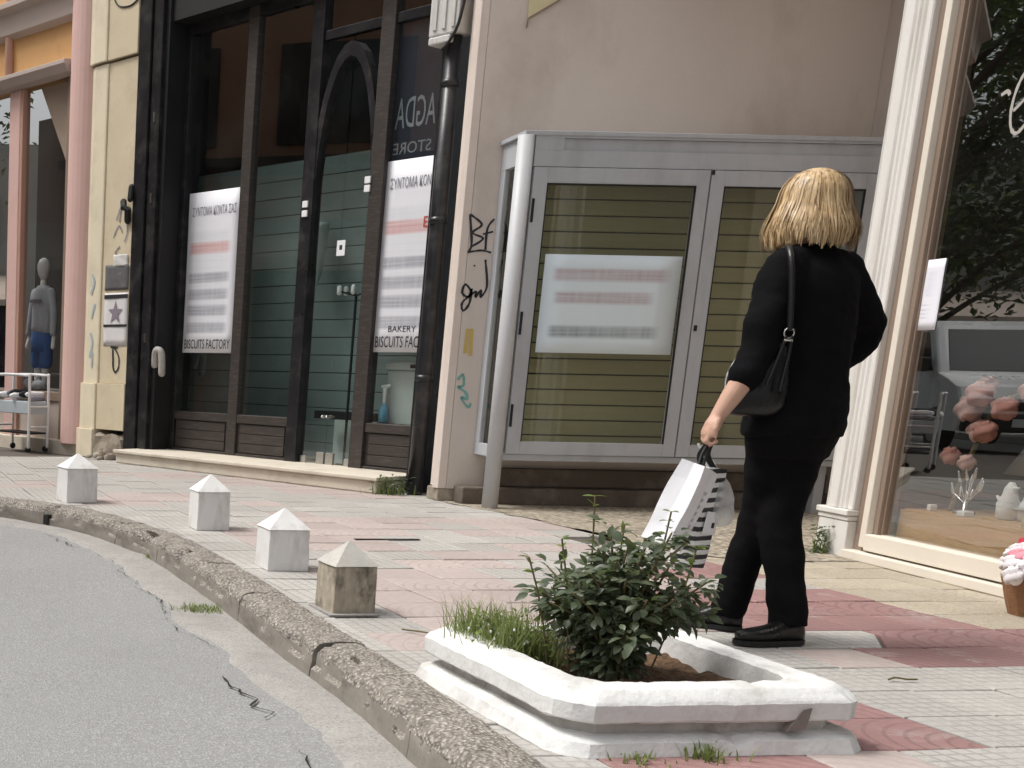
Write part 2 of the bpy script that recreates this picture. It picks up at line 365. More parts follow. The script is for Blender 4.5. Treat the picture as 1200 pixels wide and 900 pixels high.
def remesh(o, vox, smooth_it=4):
    md = o.modifiers.new('rm', 'REMESH'); md.mode = 'VOXEL'; md.voxel_size = vox; md.use_smooth_shade = True
    sm = o.modifiers.new('sm', 'SMOOTH'); sm.iterations = smooth_it; sm.factor = .5
    dg = bpy.context.evaluated_depsgraph_get(); me = bpy.data.meshes.new_from_object(o.evaluated_get(dg))
    o.modifiers.clear(); old = o.data; o.data = me; bpy.data.meshes.remove(old)
    me.polygons.foreach_set('use_smooth', [True]*len(me.polygons))
    return o
def wobble(bm, amp, sc_, only=None):
    for v in bm.verts:
        d = noise.noise_vector(v.co*sc_)*amp + noise.noise_vector(v.co*sc_*3.1)*amp*.4
        v.co += d
def fine(bm, cuts):
    bmesh.ops.subdivide_edges(bm, edges=bm.edges[:], cuts=cuts, use_grid_fill=True)

# ================================================================== THE SETTING
kin = [(-9, 13.6), (-5, 11.75), (-2.6, 10.62), (-1.2, 9.95), (-.01, 9.19), (.33, 8.87), (.58, 8.54), (.8, 8.06), (.98, 7.51), (1.06, 7.22), (1.15, 6.5), (1.24, 5.64), (1.3, 4.83), (1.38, 3.98), (1.4, 3.47), (1.41, 3.11), (1.42, 2.2), (1.43, 0), (1.43, -6)]
kout = [(-9.1, 13.4), (-5.1, 11.52), (-2.7, 10.38), (-1.3, 9.7), (-.15, 8.97), (.17, 8.66), (.40, 8.34), (.61, 7.92), (.79, 7.42), (.87, 7.12), (.97, 6.45), (1.04, 5.62), (1.11, 4.8), (1.19, 3.96), (1.21, 3.45), (1.22, 3.1), (1.23, 2.2), (1.23, 0), (1.23, -6)]
ZR = -.125
# road: one sheet to the horizon
bm = bmesh.new(); nx = 60
xs = sorted(set([-300, -120, -60, -30] + [x*.5 for x in range(-40, 3)] + [1.4, 3, 8, 30, 120, 300])); ys = sorted(set([-300, -100, -40, -15] + [y*.5 for y in range(-12, 44)] + [24, 30, 50, 120, 300]))
g = {}
for x in xs:
    for y in ys:
        z = ZR + .012*noise.noise(Vector((x*.35, y*.35, 3))) - .004 if abs(x) < 25 and abs(y) < 25 else ZR
        g[x, y] = bm.verts.new((x, y, z))
for a, b in zip(xs, xs[1:]):
    for c, d in zip(ys, ys[1:]): bm.faces.new((g[a, c], g[b, c], g[b, d], g[a, d]))
o = obj('road', bm, m_asphalt, smooth=True); tag(o, None, None, kind='structure')
# gutter strip of broken concrete between asphalt and kerb
gut_w = [.3, .3, .3, .28, .22, .16, .14, .2, .26, .28, .3, .3, .27, .22, .22, .22, .22, .24, .24]
bm = bmesh.new(); prev = None
def resample(P, step):
    out = []; P = [Vector(p) for p in P]
    for a, b in zip(P, P[1:]):
        n = max(1, int((b-a).length/step))
        for i in range(n): out.append(a + (b-a)*i/n)
    return out + [P[-1]]
KO = smooth_pts(kout, 6); KI = smooth_pts(kin, 6); GW = [p.x for p in smooth_pts([(w, 0) for w in gut_w], 6)]
for i, (p, w) in enumerate(zip(KO, GW)):
    d = (KO[min(i+1, len(KO)-1)] - KO[max(i-1, 0)]).normalized(); q = Vector((d.y, -d.x))      # towards the road
    w2 = w*(1 + .28*noise.noise(Vector((p.x*3.1, p.y*3.1, 0))) + .18*noise.noise(Vector((p.x*11, p.y*11, 4))))
    row = []
    for k in range(5):
        f = k/4; pp = p - q*.03 + q*(w2+.03)*f
        row.append(bm.verts.new((pp.x, pp.y, ZR + .012 + .006*noise.noise(Vector((pp.x*6, pp.y*6, 1))) - (.03 if k == 4 else 0))))
    if prev:
        for k in range(4): bm.faces.new((prev[k], prev[k+1], row[k+1], row[k]))
    prev = row
o = obj('gutter', bm, m_gutter, smooth=True); tag(o, None, None, kind='structure')
bm = bmesh.new(); prev = None; rc = random.Random(4)
for i, (p, w) in enumerate(zip(resample(KO, .035), np.interp(np.linspace(0, 1, len(resample(KO, .035))), np.linspace(0, 1, len(GW)), GW))):
    KR = resample(KO, .035); d = (KR[min(i+1, len(KR)-1)] - KR[max(i-1, 0)]).normalized(); q = Vector((d.y, -d.x))
    w2 = w*(1 + .28*noise.noise(Vector((p.x*3.1, p.y*3.1, 0))) + .18*noise.noise(Vector((p.x*11, p.y*11, 4)))) - .012
    wd = max(0, .007*(noise.noise(Vector((p.x*2.2, p.y*2.2, 9)))+.25) + .006*noise.noise(Vector((p.x*19, p.y*19, 2)))); pp = p + q*(w2 + .012*noise.noise(Vector((p.x*25, p.y*25, 6))))
    row = [bm.verts.new((*(pp - q*wd), ZR+.0065)), bm.verts.new((*(pp + q*wd), ZR+.0065))]
    if prev and wd > .0008: bm.faces.new((prev[0], prev[1], row[1], row[0]))
    prev = row
bmesh.ops.delete(bm, geom=[v for v in bm.verts if not v.link_faces], context='VERTS')
o = obj('asphalt_crack', bm, m_dark); tag(o, None, None, kind='structure')
# pavement bed (sheet under the tiles) from the kerb line to and beyond the buildings
bm = bmesh.new(); prev = None
for p in KI:
    row = [bm.verts.new((p.x-.02, p.y-.01, -.014)), bm.verts.new((p.x + 9, p.y + 9, -.014))]
    if prev: bm.faces.new((prev[0], prev[1], row[1], row[0]))
    prev = row
pave = obj('pavement', bm, m_mortar); tag(pave, None, None, kind='structure')
# kerb: a run of stones
kerb = thing('kerb', None, None); kerb['kind'] = 'structure'
def arc_pts(P):
    L = [0]
    for a, b in zip(P, P[1:]): L.append(L[-1] + (b-a).length)
    return L
Lk = arc_pts(KI)
def at_len(P, L, s):
    for i in range(len(L)-1):
        if L[i+1] >= s:
            t = (s-L[i])/max(1e-9, L[i+1]-L[i]); return P[i] + (P[i+1]-P[i])*t
    return P[-1]
s = 1.0; total = Lk[-1]; stone_i = 0
while s < total-.5:
    ln = random.uniform(.7, 1.15); n = 40; rings = []; jg = .0015 if stone_i % 3 else .008
    hj = random.uniform(-.006, .006); 
    for k in range(n+1):
        ss = min(s + jg + (ln-2*jg)*k/n, total); i_p = at_len(KI, Lk, ss)
        d = (at_len(KI, Lk, min(ss+.05, total)) - at_len(KI, Lk, max(ss-.05, 0))).normalized(); q = Vector((d.y, -d.x))
        prof = [(-.012, -.03), (-.01, .0), (.003, .012), (.03, .016), (.06, .018), (.09, .018), (.12, .018), (.145, .017), (.166, .013), (.182, .003), (.192, -.012), (.197, -.03), (.199, -.05), (.2, -.075), (.202, -.1), (.206, -.15), (.1, -.16)]
        ring = []
        for a, z in prof:
            rough = .006*noise.noise(Vector((i_p.x*9, i_p.y*9, a*30+z*30))) + .0055*noise.noise(Vector((i_p.x*31, i_p.y*31, a*60+z*60))) + .004*noise.noise(Vector((i_p.x*75, i_p.y*75, a*130+z*130)))
            if z < -.04: rough *= .35
            chip = max(0, noise.noise(Vector((i_p.x*6.3+stone_i, i_p.y*6.3, 7)))-.1)*.1 if .13 < a and z > -.07 else 0
            a2 = a + (rough if a > .02 else 0) - chip*.8; ring.append(Vector((i_p.x + q.x*a2, i_p.y + q.y*a2, z + hj + (rough if z > -.1 else 0) - chip*.5)))
        rings.append(ring)
    bm = bmesh.new(); loft(bm, rings)
    ob = obj('kerb_stone', bm, m_kerb, kerb, smooth=False)
    ob.data.materials.append(m_kerbface)
    for p in ob.data.polygons:
        if abs(p.normal.z) < .35 and p.center.z < -.03: p.material_index = 1
        p.use_smooth = True
    ob.data.set_sharp_from_angle(angle=R(28))
    s += ln; stone_i += 1
# ---- paving tiles
ROWS = '''....llllllllllll..
....lrrllllllllll.
....lrrlllllllllll
....lllrrllllllll.
....lllrrllllllll.
....lllllllllllll.
....lllllllrrrrll.
....lllllllwrrryy.
....llpppprrrryyy.
....llppplrrrryyy.
....llppplrrrryyy.
....llppplllllyyy.
....lllppllrrryyyl
....llllpplllryyyl
....lllllpplllyyyy
....lllplllpplmmmm
....llpppllllmmmmm
....llpppplpplmmmm
....lllpppplppmmmm
....llllppppppmmmm
...lllllplllllmmmm
...lllllllllllmmmm
..llpplllllllllmmm
.lllpppllllllll...
lllllppplllplll...
llllllllllpppll...
llppllllllppp.....
lllppllllpppl.....
lllllllllppl......
lllllllppppl......
llllllpppll.......
llllllllll........
llllllllll........
lllllllll.........
lllllllll.........
llllllll..........
llllllll..........'''.split('\n')
def poly_tile(bm, pts, uvs, zt, tilt=(0, 0)):
    """bevelled slab over a convex outline (local x, y)"""
    uvl = bm.loops.layers.uv.verify(); n = len(pts); c = Vector((sum(p[0] for p in pts)/n, sum(p[1] for p in pts)/n))
    def ring(k, z): return [bm.verts.new((c.x+(p[0]-c.x)*k, c.y+(p[1]-c.y)*k, z)) for p in pts]
    a, b, d = ring(.976, zt-.03), ring(.976, zt-.004), ring(.95, zt)
    fs = [bm.faces.new(d)]
    for r0, r1 in ((a, b), (b, d)):
        for i in range(n): fs.append(bm.faces.new((r0[i], r0[(i+1) % n], r1[(i+1) % n], r1[i])))
    for f in fs:
        for lp in f.loops: lp[uvl].uv = (lp.vert.co.x, lp.vert.co.y)
def clip(poly, a, d, q, off):
    out = []; n = len(poly)
    def sd(p): return -((p[0]-a.x)*q.x + (p[1]-a.y)*q.y) - off
    for i in range(n):
        p, r = poly[i], poly[(i+1) % n]; s0, s1 = sd(p), sd(r)
        if s0 >= 0: out.append(p)
        if s0*s1 < 0: t = s0/(s0-s1); out.append((p[0]+(r[0]-p[0])*t, p[1]+(r[1]-p[1])*t))
    return out
TM = {'l': m_tl, 'r': m_tr, 'p': m_tp, 'y': m_ty, 'w': m_tl}
sq = [(-.15, -.15), (.15, -.15), (.15, .15), (-.15, .15)]
base_me = {}
for k in 'lrpy':
    bm = bmesh.new(); poly_tile(bm, sq, None, 0); bmesh.ops.recalc_face_normals(bm, faces=bm.faces)
    me = bpy.data.meshes.new('paving_tile'); bm.to_mesh(me); bm.free(); me.materials.append(TM[k]); base_me[k] = me
cells = []
for jj, row in enumerate(ROWS):
    for ii, k in enumerate(row):
        if k in '.m': continue
        u = 3.15 + .3*(ii-9+.5); v = 2.95 + .3*(jj-3+.5); p = FU(u, v, 0)
        if k == 'l' and random.random() < .03: k = 'p'
        cells.append((p.y, p, k, jj))
cells.sort(key=lambda t: t[0])
far_bm = bmesh.new(); far_uv = far_bm.loops.layers.uv.new('UVMap'); far_mats = [m_tl, m_tr, m_tp, m_ty]; n_t = 0
for yy, p, k, jj in cells:
    # nearest kerb edge
    best = min(range(len(KI)-1), key=lambda i: (KI[i]-p.xy).length_squared); e0 = KI[best]; d = (KI[min(best+1, len(KI)-1)]-KI[max(best-1, 0)]).normalized(); q = Vector((d.y, -d.x))
    wpts = [FU(0, 0, 0)+p + Vector((x*cT-y*sT, x*sT+y*cT, 0)) for x, y in sq]
    cp = clip([(w.x, w.y) for w in wpts], e0, d, q, .004)
    if len(cp) < 3: continue
    loc = [((x-p.x)*cT + (y-p.y)*sT, -(x-p.x)*sT + (y-p.y)*cT) for x, y in cp]
    area = abs(sum(a[0]*b[1]-b[0]*a[1] for a, b in zip(loc, loc[1:]+loc[:1])))/2
    if area < .004: continue
    full = area > .0895; zt = random.uniform(-.003, .002); tilt = (random.gauss(0, .006), random.gauss(0, .006))
    if n_t < 300:
        if full and k != 'w': me = base_me[k]
        else:
            bm = bmesh.new()
            if k == 'w':                # cut tile: pale wedge beside a red one
                poly_tile(bm, [(-.15, -.15), (-.02, -.15), (.15, .08), (.15, .15), (-.15, .15)], None, 0)
            else: poly_tile(bm, loc, None, 0)
            bmesh.ops.recalc_face_normals(bm, faces=bm.faces); me = bpy.data.meshes.new('paving_tile'); bm.to_mesh(me); bm.free(); me.materials.append(TM[k])
        ob = bpy.data.objects.new('paving_tile', me); C.objects.link(ob); ob.parent = pave; ob.location = (p.x, p.y, zt)
        rot = TH + (random.choice((0, 1, 2, 3))*math.pi/2 if (full and k in 'ly') else 0) + (random.gauss(0, .004))
        if k in 'rp' and full: rot = TH + ((jj % 2)*math.pi/2)
        ob.rotation_euler = (tilt[0], tilt[1], rot)
        if k == 'w':
            bm = bmesh.new(); poly_tile(bm, [(-.008, -.15), (.15, -.15), (.15, .06)], None, 0); bmesh.ops.recalc_face_normals(bm, faces=bm.faces)
            me2 = bpy.data.meshes.new('paving_tile'); bm.to_mesh(me2); bm.free(); me2.materials.append(m_tr)
            o2 = bpy.data.objects.new('paving_tile', me2); C.objects.link(o2); o2.parent = pave; o2.location = (p.x, p.y, zt); o2.rotation_euler = (0, 0, TH)
        n_t += 1
    else:
        tb = bmesh.new(); poly_tile(tb, loc, None, zt); uvl = tb.loops.layers.uv.verify(); mp = {}
        for vtx in tb.verts:
            c = vtx.co; mp[vtx] = far_bm.verts.new((p.x + c.x*cT - c.y*sT, p.y + c.x*sT + c.y*cT, c.z + c.x*tilt[1]*.6 + c.y*tilt[0]*.6))
        for f in tb.faces:
            nf = far_bm.faces.new([mp[x] for x in f.verts]); nf.material_index = 'lrpy'.index('l' if k == 'w' else k)
            for l0, l1 in zip(f.loops, nf.loops): l1[far_uv].uv = l0[uvl].uv
        tb.free()
bmesh.ops.recalc_face_normals(far_bm, faces=far_bm.faces); me = bpy.data.meshes.new('tile_field'); far_bm.to_mesh(me); far_bm.free()
for m in far_mats: me.materials.append(m)
o = bpy.data.objects.new('tile_field', me); C.objects.link(o); o.parent = pave; o['kind'] = 'stuff'
# pebbled apron in front of the display cabinet
bm = bmesh.new(); prev = None
left = [(3.35, 9.6), (3.52, 9.0), (3.62, 8.6), (3.72, 8.1), (3.8, 7.6), (3.83, 7.15), (4.05, 6.8), (4.5, 6.75)]
vs = [bm.verts.new((x + .03*random.uniform(-1, 1), y, .004)) for x, y in smooth_pts(left, 6)] + [bm.verts.new((x, y, .004)) for x, y in ((4.85, 6.8), (6.4, 7.0), (6.4, 9.6))]
f = bm.faces.new(vs); bmesh.ops.triangulate(bm, faces=[f])
o = obj('pebble_apron', bm, m_pebble); tag(o, None, None, kind='structure')

# ================================================================== BUILDINGS
# ---- left: orange clothing shop with yellow pilaster
lb = thing('clothing_shop', 'orange plastered shop with pink column, grey cornice and yellow corner pilaster', 'building', FS(-1.5, 0, 0))
Z1 = 7.2
bx('wall', FS, (-3.4, -1.29, -.55, -.04, 4.08, Z1), m_orange, lb)
bx('wall', FS, (-3.4, -.16, -3.2, -3.0, 0, Z1), m_dark, lb)
bm = bmesh.new()
prism(bm, [FS(-3.4, o_, z) for o_, z in ((-.05, 3.96), (.06, 3.98), (.12, 4.06), (.12, 4.10), (-.05, 4.12))], [FS(-1.24, o_, z) for o_, z in ((-.05, 3.96), (.06, 3.98), (.12, 4.06), (.12, 4.10), (-.05, 4.12))])
obj('cornice', bm, m_cornice, lb, bevel=.006)
bm = bmesh.new()
prism(bm, [FS(-3.4, o_, z) for o_, z in ((-.045, 4.5), (.05, 4.54), (.08, 4.74), (.16, 4.78), (.16, 4.84), (-.045, 4.86))], [FS(-1.2, o_, z) for o_, z in ((-.045, 4.5), (.05, 4.54), (.08, 4.74), (.16, 4.78), (.16, 4.84), (-.045, 4.86))])
obj('upper_moulding', bm, m_cornice, lb, bevel=.006)
# pink half-round column
rings = []
for z in (.12, .14, 1.0, 2.0, 3.0, 4.0, 5.2, Z1):
    rings.append([FS(-1.055 + .185*math.cos(t), -.02 + .13*math.sin(t), z) for t in [math.pi*i/10 for i in range(11)]] + [FS(-1.24, -.2, z), FS(-.87, -.2, z)])
bm = bmesh.new(); loft(bm, rings); obj('column', bm, m_pink, lb, smooth=False, bevel=0)
bx('plinth', FS, (-3.4, -.86, -.5, .03, -.02, .14), m_step, lb, bevel=.01)
# pilaster: rounded corner strip in a painted-in sunlit tone + yellow face, three stages
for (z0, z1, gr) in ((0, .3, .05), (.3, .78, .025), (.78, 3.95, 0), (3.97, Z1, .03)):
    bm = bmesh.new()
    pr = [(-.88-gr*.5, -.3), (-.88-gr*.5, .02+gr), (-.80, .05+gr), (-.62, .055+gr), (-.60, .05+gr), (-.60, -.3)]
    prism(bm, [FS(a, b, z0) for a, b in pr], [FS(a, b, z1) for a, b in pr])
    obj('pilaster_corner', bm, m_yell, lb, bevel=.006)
    bm = bmesh.new(); box(bm, FS, -.597, -.15, -.3, .035+gr, z0+.002 if z0 else 0, z1)
    if z0 == 0:      # broken foot of the pilaster
        fine(bm, 6)
        for v in bm.verts:
            if v.co.z > .06: v.co.z -= .12*max(0, .5+noise.noise(v.co*7))
            v.co += noise.noise_vector(v.co*9)*.03
    obj('pilaster_face', bm, m_yel if z0 else m_rubble, lb, bevel=.004)
stroke('graffiti', FS, [[(-.36, .93), (-.38, 1.14), (-.33, 1.12), (-.28, 1.05), (-.28, .95), (-.33, .90), (-.37, .96), (-.37, 1.05)], [(-.42, 1.155), (-.3, 1.15)]], .022, .0405, m_ink, lb)
stroke('graffiti', FS, [[(-.42, 1.98), (-.34, 2.06), (-.4, 2.1), (-.33, 2.16)], [(-.44, 2.25), (-.36, 2.36), (-.3, 2.3)], [(-.4, 2.42), (-.33, 2.55), (-.35, 2.4)], [(-.5, 1.85), (-.42, 1.93), (-.48, 1.95), (-.38, 1.86), (-.3, 1.9)], [(-.26, 2.2), (-.22, 2.3), (-.25, 2.45)]], .016, .0405, m_inkg, lb)
stroke('graffiti', FS, [[(-.74, 1.05), (-.70, 1.2), (-.74, 1.3)], [(-.73, 1.45), (-.68, 1.6)], [(-.75, 1.7), (-.7, 1.82), (-.74, 1.9)], [(-.7, .95), (-.69, 1.1)]], .03, .058, m_inkb, lb)
bm = bmesh.new(); tube(bm, [FS(-.2, .06, 2.40), FS(-.16, .1, 2.5), FS(-.2, .12, 2.52), FS(-.24, .09, 2.58)], .035, 8); tube(bm, [FS(-.16, .06, 2.72), FS(-.15, .08, 2.6)], .03, 8); obj('hinge_bracket', bm, m_blackm, lb)
bm = bmesh.new(); tube(bm, smooth_pts([FS(-.62, .06, 4.86), FS(-.5, .07, 4.5), FS(-.3, .07, 4.42), FS(-.15, .07, 4.46)], 5), .008, 6); obj('cable', bm, m_blackm, lb)
# shop window of the clothing shop
for a0, a1 in ((-2.22, -2.17), (-1.37, -1.25), (-3.4, -3.3)):
    bx('window_post', FS, (a0, a1, -.14, -.035, .14, 3.96), m_salmon if a0 < -1.5 else m_wbrown, lb, bevel=.006)
bx('window_post', FS, (-2.42, -2.222, -.12, -.03, .14, 3.96), m_pink, lb, bevel=.01)
bx('window_rail', FS, (-2.17, -1.37, -.14, -.05, .56, .66), m_wbrown, lb, bevel=.005)
bx('window_rail', FS, (-3.3, -2.42, -.14, -.05, .56, .66), m_wbrown, lb, bevel=.005)
bx('stall_riser', FS, (-2.17, -1.37, -.12, -.07, .14, .56), m_cornice, lb)
bx('stall_riser', FS, (-3.3, -2.42, -.12, -.07, .14, .56), m_cornice, lb)
bx('window_pane', FS, (-2.17, -1.37, -.10, -.094, .66, 3.96), m_gl_left, lb)
bx('window_pane', FS, (-3.3, -2.42, -.10, -.094, .66, 3.96), m_gl_left, lb)
bx('display_floor', FS, (-3.3, -1.3, -1.1, -.15, .6, .66), m_deck, lb)
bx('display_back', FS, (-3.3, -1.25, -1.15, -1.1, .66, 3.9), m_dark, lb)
bm = bmesh.new(); tube(bm, [FS(-2.42, -.01, 4.13), FS(-2.41, -.005, 5.6)], .05, 10); obj('drain_pipe', bm, m_salmon, lb, smooth=True)
bm = bmesh.new(); prism(bm, [FS(-2.0, -.16, 3.95), FS(-1.38, -.16, 3.95), FS(-1.38, -.16, 2.9)], [FS(-2.0, -.2, 3.95), FS(-1.38, -.2, 3.95), FS(-1.38, -.2, 2.9)]); obj('blind', bm, mat('blind_cloth', (.55, .44, .36), .9), lb)
# notices on the pilaster
pz = thing('pasted_notice', 'small white notice with a grey star pasted on the yellow pilaster', 'poster', FS(-.36, .04, 1.2))
sheet('sheet', FS, -.54, -.17, 1.17, 1.7, .039, mat('notice_paper', (.68, .66, .66), .8, .06), pz, wave=.003)
stp = []
for i in range(10):
    r_ = .12 if i % 2 == 0 else .05; t = math.pi/2 + i*math.pi/5; stp.append((-.355 + r_*math.cos(t), 1.5 + r_*math.sin(t)))
bm = bmesh.new(); prism(bm, [FS(a, .046, z) for a, z in stp], [FS(a, .047, z) for a, z in stp]); obj('printed_star', bm, mat('star_print', (.25, .21, .25), .8), pz)
bx('printed_bar', FS, (-.54, -.17, .0455, .0465, 1.645, 1.685), m_ink, pz); bx('printed_bar', FS, (-.54, -.17, .0455, .0465, 1.36, 1.385), m_ink, pz)
pz2 = thing('pasted_notice', 'torn dark photocopied picture pasted above the star notice on the pilaster', 'poster', FS(-.36, .04, 1.72))
sheet('sheet', FS, -.54, -.17, 1.73, 1.98, .04, mat('dark_print', (.13, .125, .13), .8, .4, 14), pz2, wave=.004)
sheet('torn_corner', FS, -.42, -.19, 1.965, 2.08, .041, mat('notice_paper2', (.62, .6, .57), .8, .1), pz2, wave=.006)

# ---- the black shopfront
st = thing('black_shopfront', 'empty black framed shopfront with arched glass door and cream step', 'shop', FS(1.7, 0, 0))
GO = -.3
bx('left_pier', FS, (-.15, .02, -.36, .05, 0, Z1), m_black, st, bevel=.008)
bx('left_pier', FS, (.035, .16, -.36, .025, 0, Z1), m_black, st, bevel=.008)
bx('return_panel', FS, (.165, .219, -.35, -.02, .0, 4.6), m_blackm, st)
for z in (1.2, 2.55, 3.3):
    bx('fixing', FS, (.09, .11, .025, .034, z, z+.09), m_steel, st)
bm = bmesh.new(); tube(bm, smooth_pts([FS(.2, -.03, .98), FS(.24, .0, 1.12), FS(.31, -.01, 1.1), FS(.32, -.02, .9)], 5), .035, 8); obj('torn_cover', bm, mat('torn_foil', (.42, .4, .37), .6, .3, 20), st, smooth=True)
bx('right_pier', FS, (3.335, 3.42, -.36, .0, 0, 4.2), m_black, st, bevel=.008)
bm = bmesh.new()
tube(bm, [FS(3.47, .05, .0), FS(3.47, .05, 1.0), FS(3.47, .05, 2.0), FS(3.47, .05, 3.45)], .062, 16, caps=False); 
for z in (.9, 2.1, 3.1): tube(bm, [FS(3.47, .05, z), FS(3.47, .05, z+.05)], .069, 16, caps=False)
obj('black_downpipe', bm, m_black, st, smooth=True)
bx('head_beam', FS, (.22, 3.44, -.55, -.05, 4.2, Z1), m_blackm, st)
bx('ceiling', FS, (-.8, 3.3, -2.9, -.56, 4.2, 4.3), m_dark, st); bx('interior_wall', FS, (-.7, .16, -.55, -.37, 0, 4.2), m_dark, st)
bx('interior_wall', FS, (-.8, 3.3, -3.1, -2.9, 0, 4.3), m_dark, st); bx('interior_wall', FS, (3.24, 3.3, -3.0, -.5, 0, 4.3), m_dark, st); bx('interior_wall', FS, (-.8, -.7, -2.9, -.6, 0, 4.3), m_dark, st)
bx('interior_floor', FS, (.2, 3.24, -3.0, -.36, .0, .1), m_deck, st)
# frame members
def member(name, a0, a1, z0, z1, m=m_black, d=.05): return bx(name, FS, (a0, a1, GO-d, GO+d, z0, z1), m, st, bevel=.006)
member('mullion', .22, .28, .12, 4.2); member('mullion', 1.03, 1.15, .12, 4.2, m_brownw); member('mullion', 1.80, 1.93, .12, 4.2, m_black, .06)
member('mullion', 2.54, 2.68, .12, 4.2, m_brownw, .06); member('mullion', 3.27, 3.332, .12, 4.2)
member('transom', 1.93, 2.54, 3.75, 3.83, m_black, .04); member('transom', 2.68, 3.27, 3.75, 3.83, m_black, .04)
member('transom', .28, 1.03, 4.1, 4.2); member('transom', 1.15, 1.80, 4.1, 4.2)
for a0, a1 in ((.28, 1.03), (1.15, 1.80), (2.68, 3.27)):
    member('bottom_rail', a0, a1, .45, .53, m_brownw, .045); member('bottom_rail', a0, a1, .1, .16, m_brownw, .045)
    member('timber_panel', a0, a1, .16, .45, m_brownw, .02)
    for k in range(1, 4): bx('panel_board', FS, (a0+.04, a1-.04, GO+.02, GO+.032, .17+(k-1)*.092, .255+(k-1)*.092), m_brownw, st, bevel=.004)
    bx('pane', FS, (a0, a1, GO-.004, GO+.004, .53, 4.1 if a0 < 2 else 3.75), m_gl_store, st)
bx('pane', FS, (1.93, 2.54, GO-.004, GO+.004, 3.83, 4.2), m_gl_store, st); bx('pane', FS, (2.68, 3.27, GO-.004, GO+.004, 3.83, 4.2), m_gl_store, st)
# arch above the glass door leaves
ri = []; cx_, zc = 2.235, 2.36
bm = bmesh.new(); ro, rn = [], []
for i in range(17):
    t = math.pi*i/16; ro.append((cx_ + .365*math.cos(t), zc + 1.34*math.sin(t))); rn.append((cx_ + .306*math.cos(t), zc + 1.22*math.sin(t)))
for i in range(16):
    prism(bm, [FS(*(ro[i][0], GO-.05, ro[i][1])), FS(ro[i+1][0], GO-.05, ro[i+1][1]), FS(rn[i+1][0], GO-.05, rn[i+1][1]), FS(rn[i][0], GO-.05, rn[i][1])],
          [FS(ro[i][0], GO+.05, ro[i][1]), FS(ro[i+1][0], GO+.05, ro[i+1][1]), FS(rn[i+1][0], GO+.05, rn[i+1][1]), FS(rn[i][0], GO+.05, rn[i][1])])
bmesh.ops.remove_doubles(bm, verts=bm.verts, dist=.0005); obj('arch', bm, m_black, st)
for a0, a1 in ((1.935, 2.23), (2.24, 2.535)):
    d_ = bx('door_leaf', FS, (a0, a1, GO-.006, GO+.006, .13, 3.74), m_gl_store, st)
    bx('patch_fitting', FS, (a0+.01 if a0 < 2 else a1-.08, a0+.08 if a0 < 2 else a1-.01, GO-.014, GO+.014, .135, .2), m_steel, d_, bevel=.004)
    bx('lock', FS, ((a1-.09) if a0 < 2 else a0+.005, (a1-.005) if a0 < 2 else a0+.09, GO-.018, GO+.018, .135, .24), m_steel, d_, bevel=.004)
    bm = bmesh.new(); kk = (a1-.02) if a0 < 2 else a0+.02; tube(bm, [FS(kk, GO+.01, .56), FS(kk, GO+.05, .56)], .014, 8); obj('knob', bm, m_steel, d_, smooth=True)
for (a, z) in ((2.2, 1.95),): bx('door_sticker', FS, (a, a+.09, GO+.007, GO+.009, z, z+.13), m_paper, st); bx('sticker_print', FS, (a+.03, a+.06, GO+.0095, GO+.0105, z+.05, z+.09), m_ink, st)
for a, z in ((1.83, 2.3), (1.83, 2.38), (2.5, 2.45), (2.5, 2.52)): bx('alarm_contact', FS, (a, a+.06, GO+.06, GO+.075, z, z+.055), m_paper, st, bevel=.003)
bx('low_cabinet', FS, (1.96, 2.5, -1.2, -.72, .1, .52), mat('pale_counter', (.5, .56, .54), .5), st)
bx('shelf_board', FS, (1.9, 2.6, -.62, -.5, .53, .6), m_blackm, st)
# slatted wall inside
z = .12
while z < 2.9:
    bx('wall_slat', FS, (-.65, 2.68, -.92, -.9, z, z+.158), m_teal, st, bevel=.004); z += .165
bx('wall_backing', FS, (-.65, 3.2, -.96, -.925, .1, 2.93), m_blackm, st)
# hanging oval lamps and pale things seen through the glass
for a in (1.62, 2.42):
    bm = bmesh.new(); loft(bm, [ringpts(FS(a, -.7, zz), Vector((dv.x, dv.y, 0))*r_, Vector((nv.x, nv.y, 0))*r_, 12) for zz, r_ in ((2.3, .10), (2.25, .10), (2.05, .085), (1.85, .06), (1.72, .02))]); obj('hanging_shade', bm, mat('frosted_shade', (.42, .5, .49), .4), st, smooth=True)
bx('step', FS, (.06, 3.3, -.36, .32, .0, .1), m_step, st, bevel=.012); bx('step_tread', FS, (.04, 3.32, -.36, .35, .102, .135), m_step, st, bevel=.008)
# reflection of a street sign, built in as a navy panel with reversed lettering
bx('reflected_sign', FS, (2.68, 3.26, GO-.03, GO-.015, 2.66, 3.75), m_navy, st)
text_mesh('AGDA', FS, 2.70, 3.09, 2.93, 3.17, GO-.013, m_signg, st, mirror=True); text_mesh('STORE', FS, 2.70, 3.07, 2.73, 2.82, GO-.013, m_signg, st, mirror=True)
# upper storey above the shopfront
bx('upper_wall', FS, (-.15, 3.6, -.6, .06, 4.9, Z1), m_yel, st)
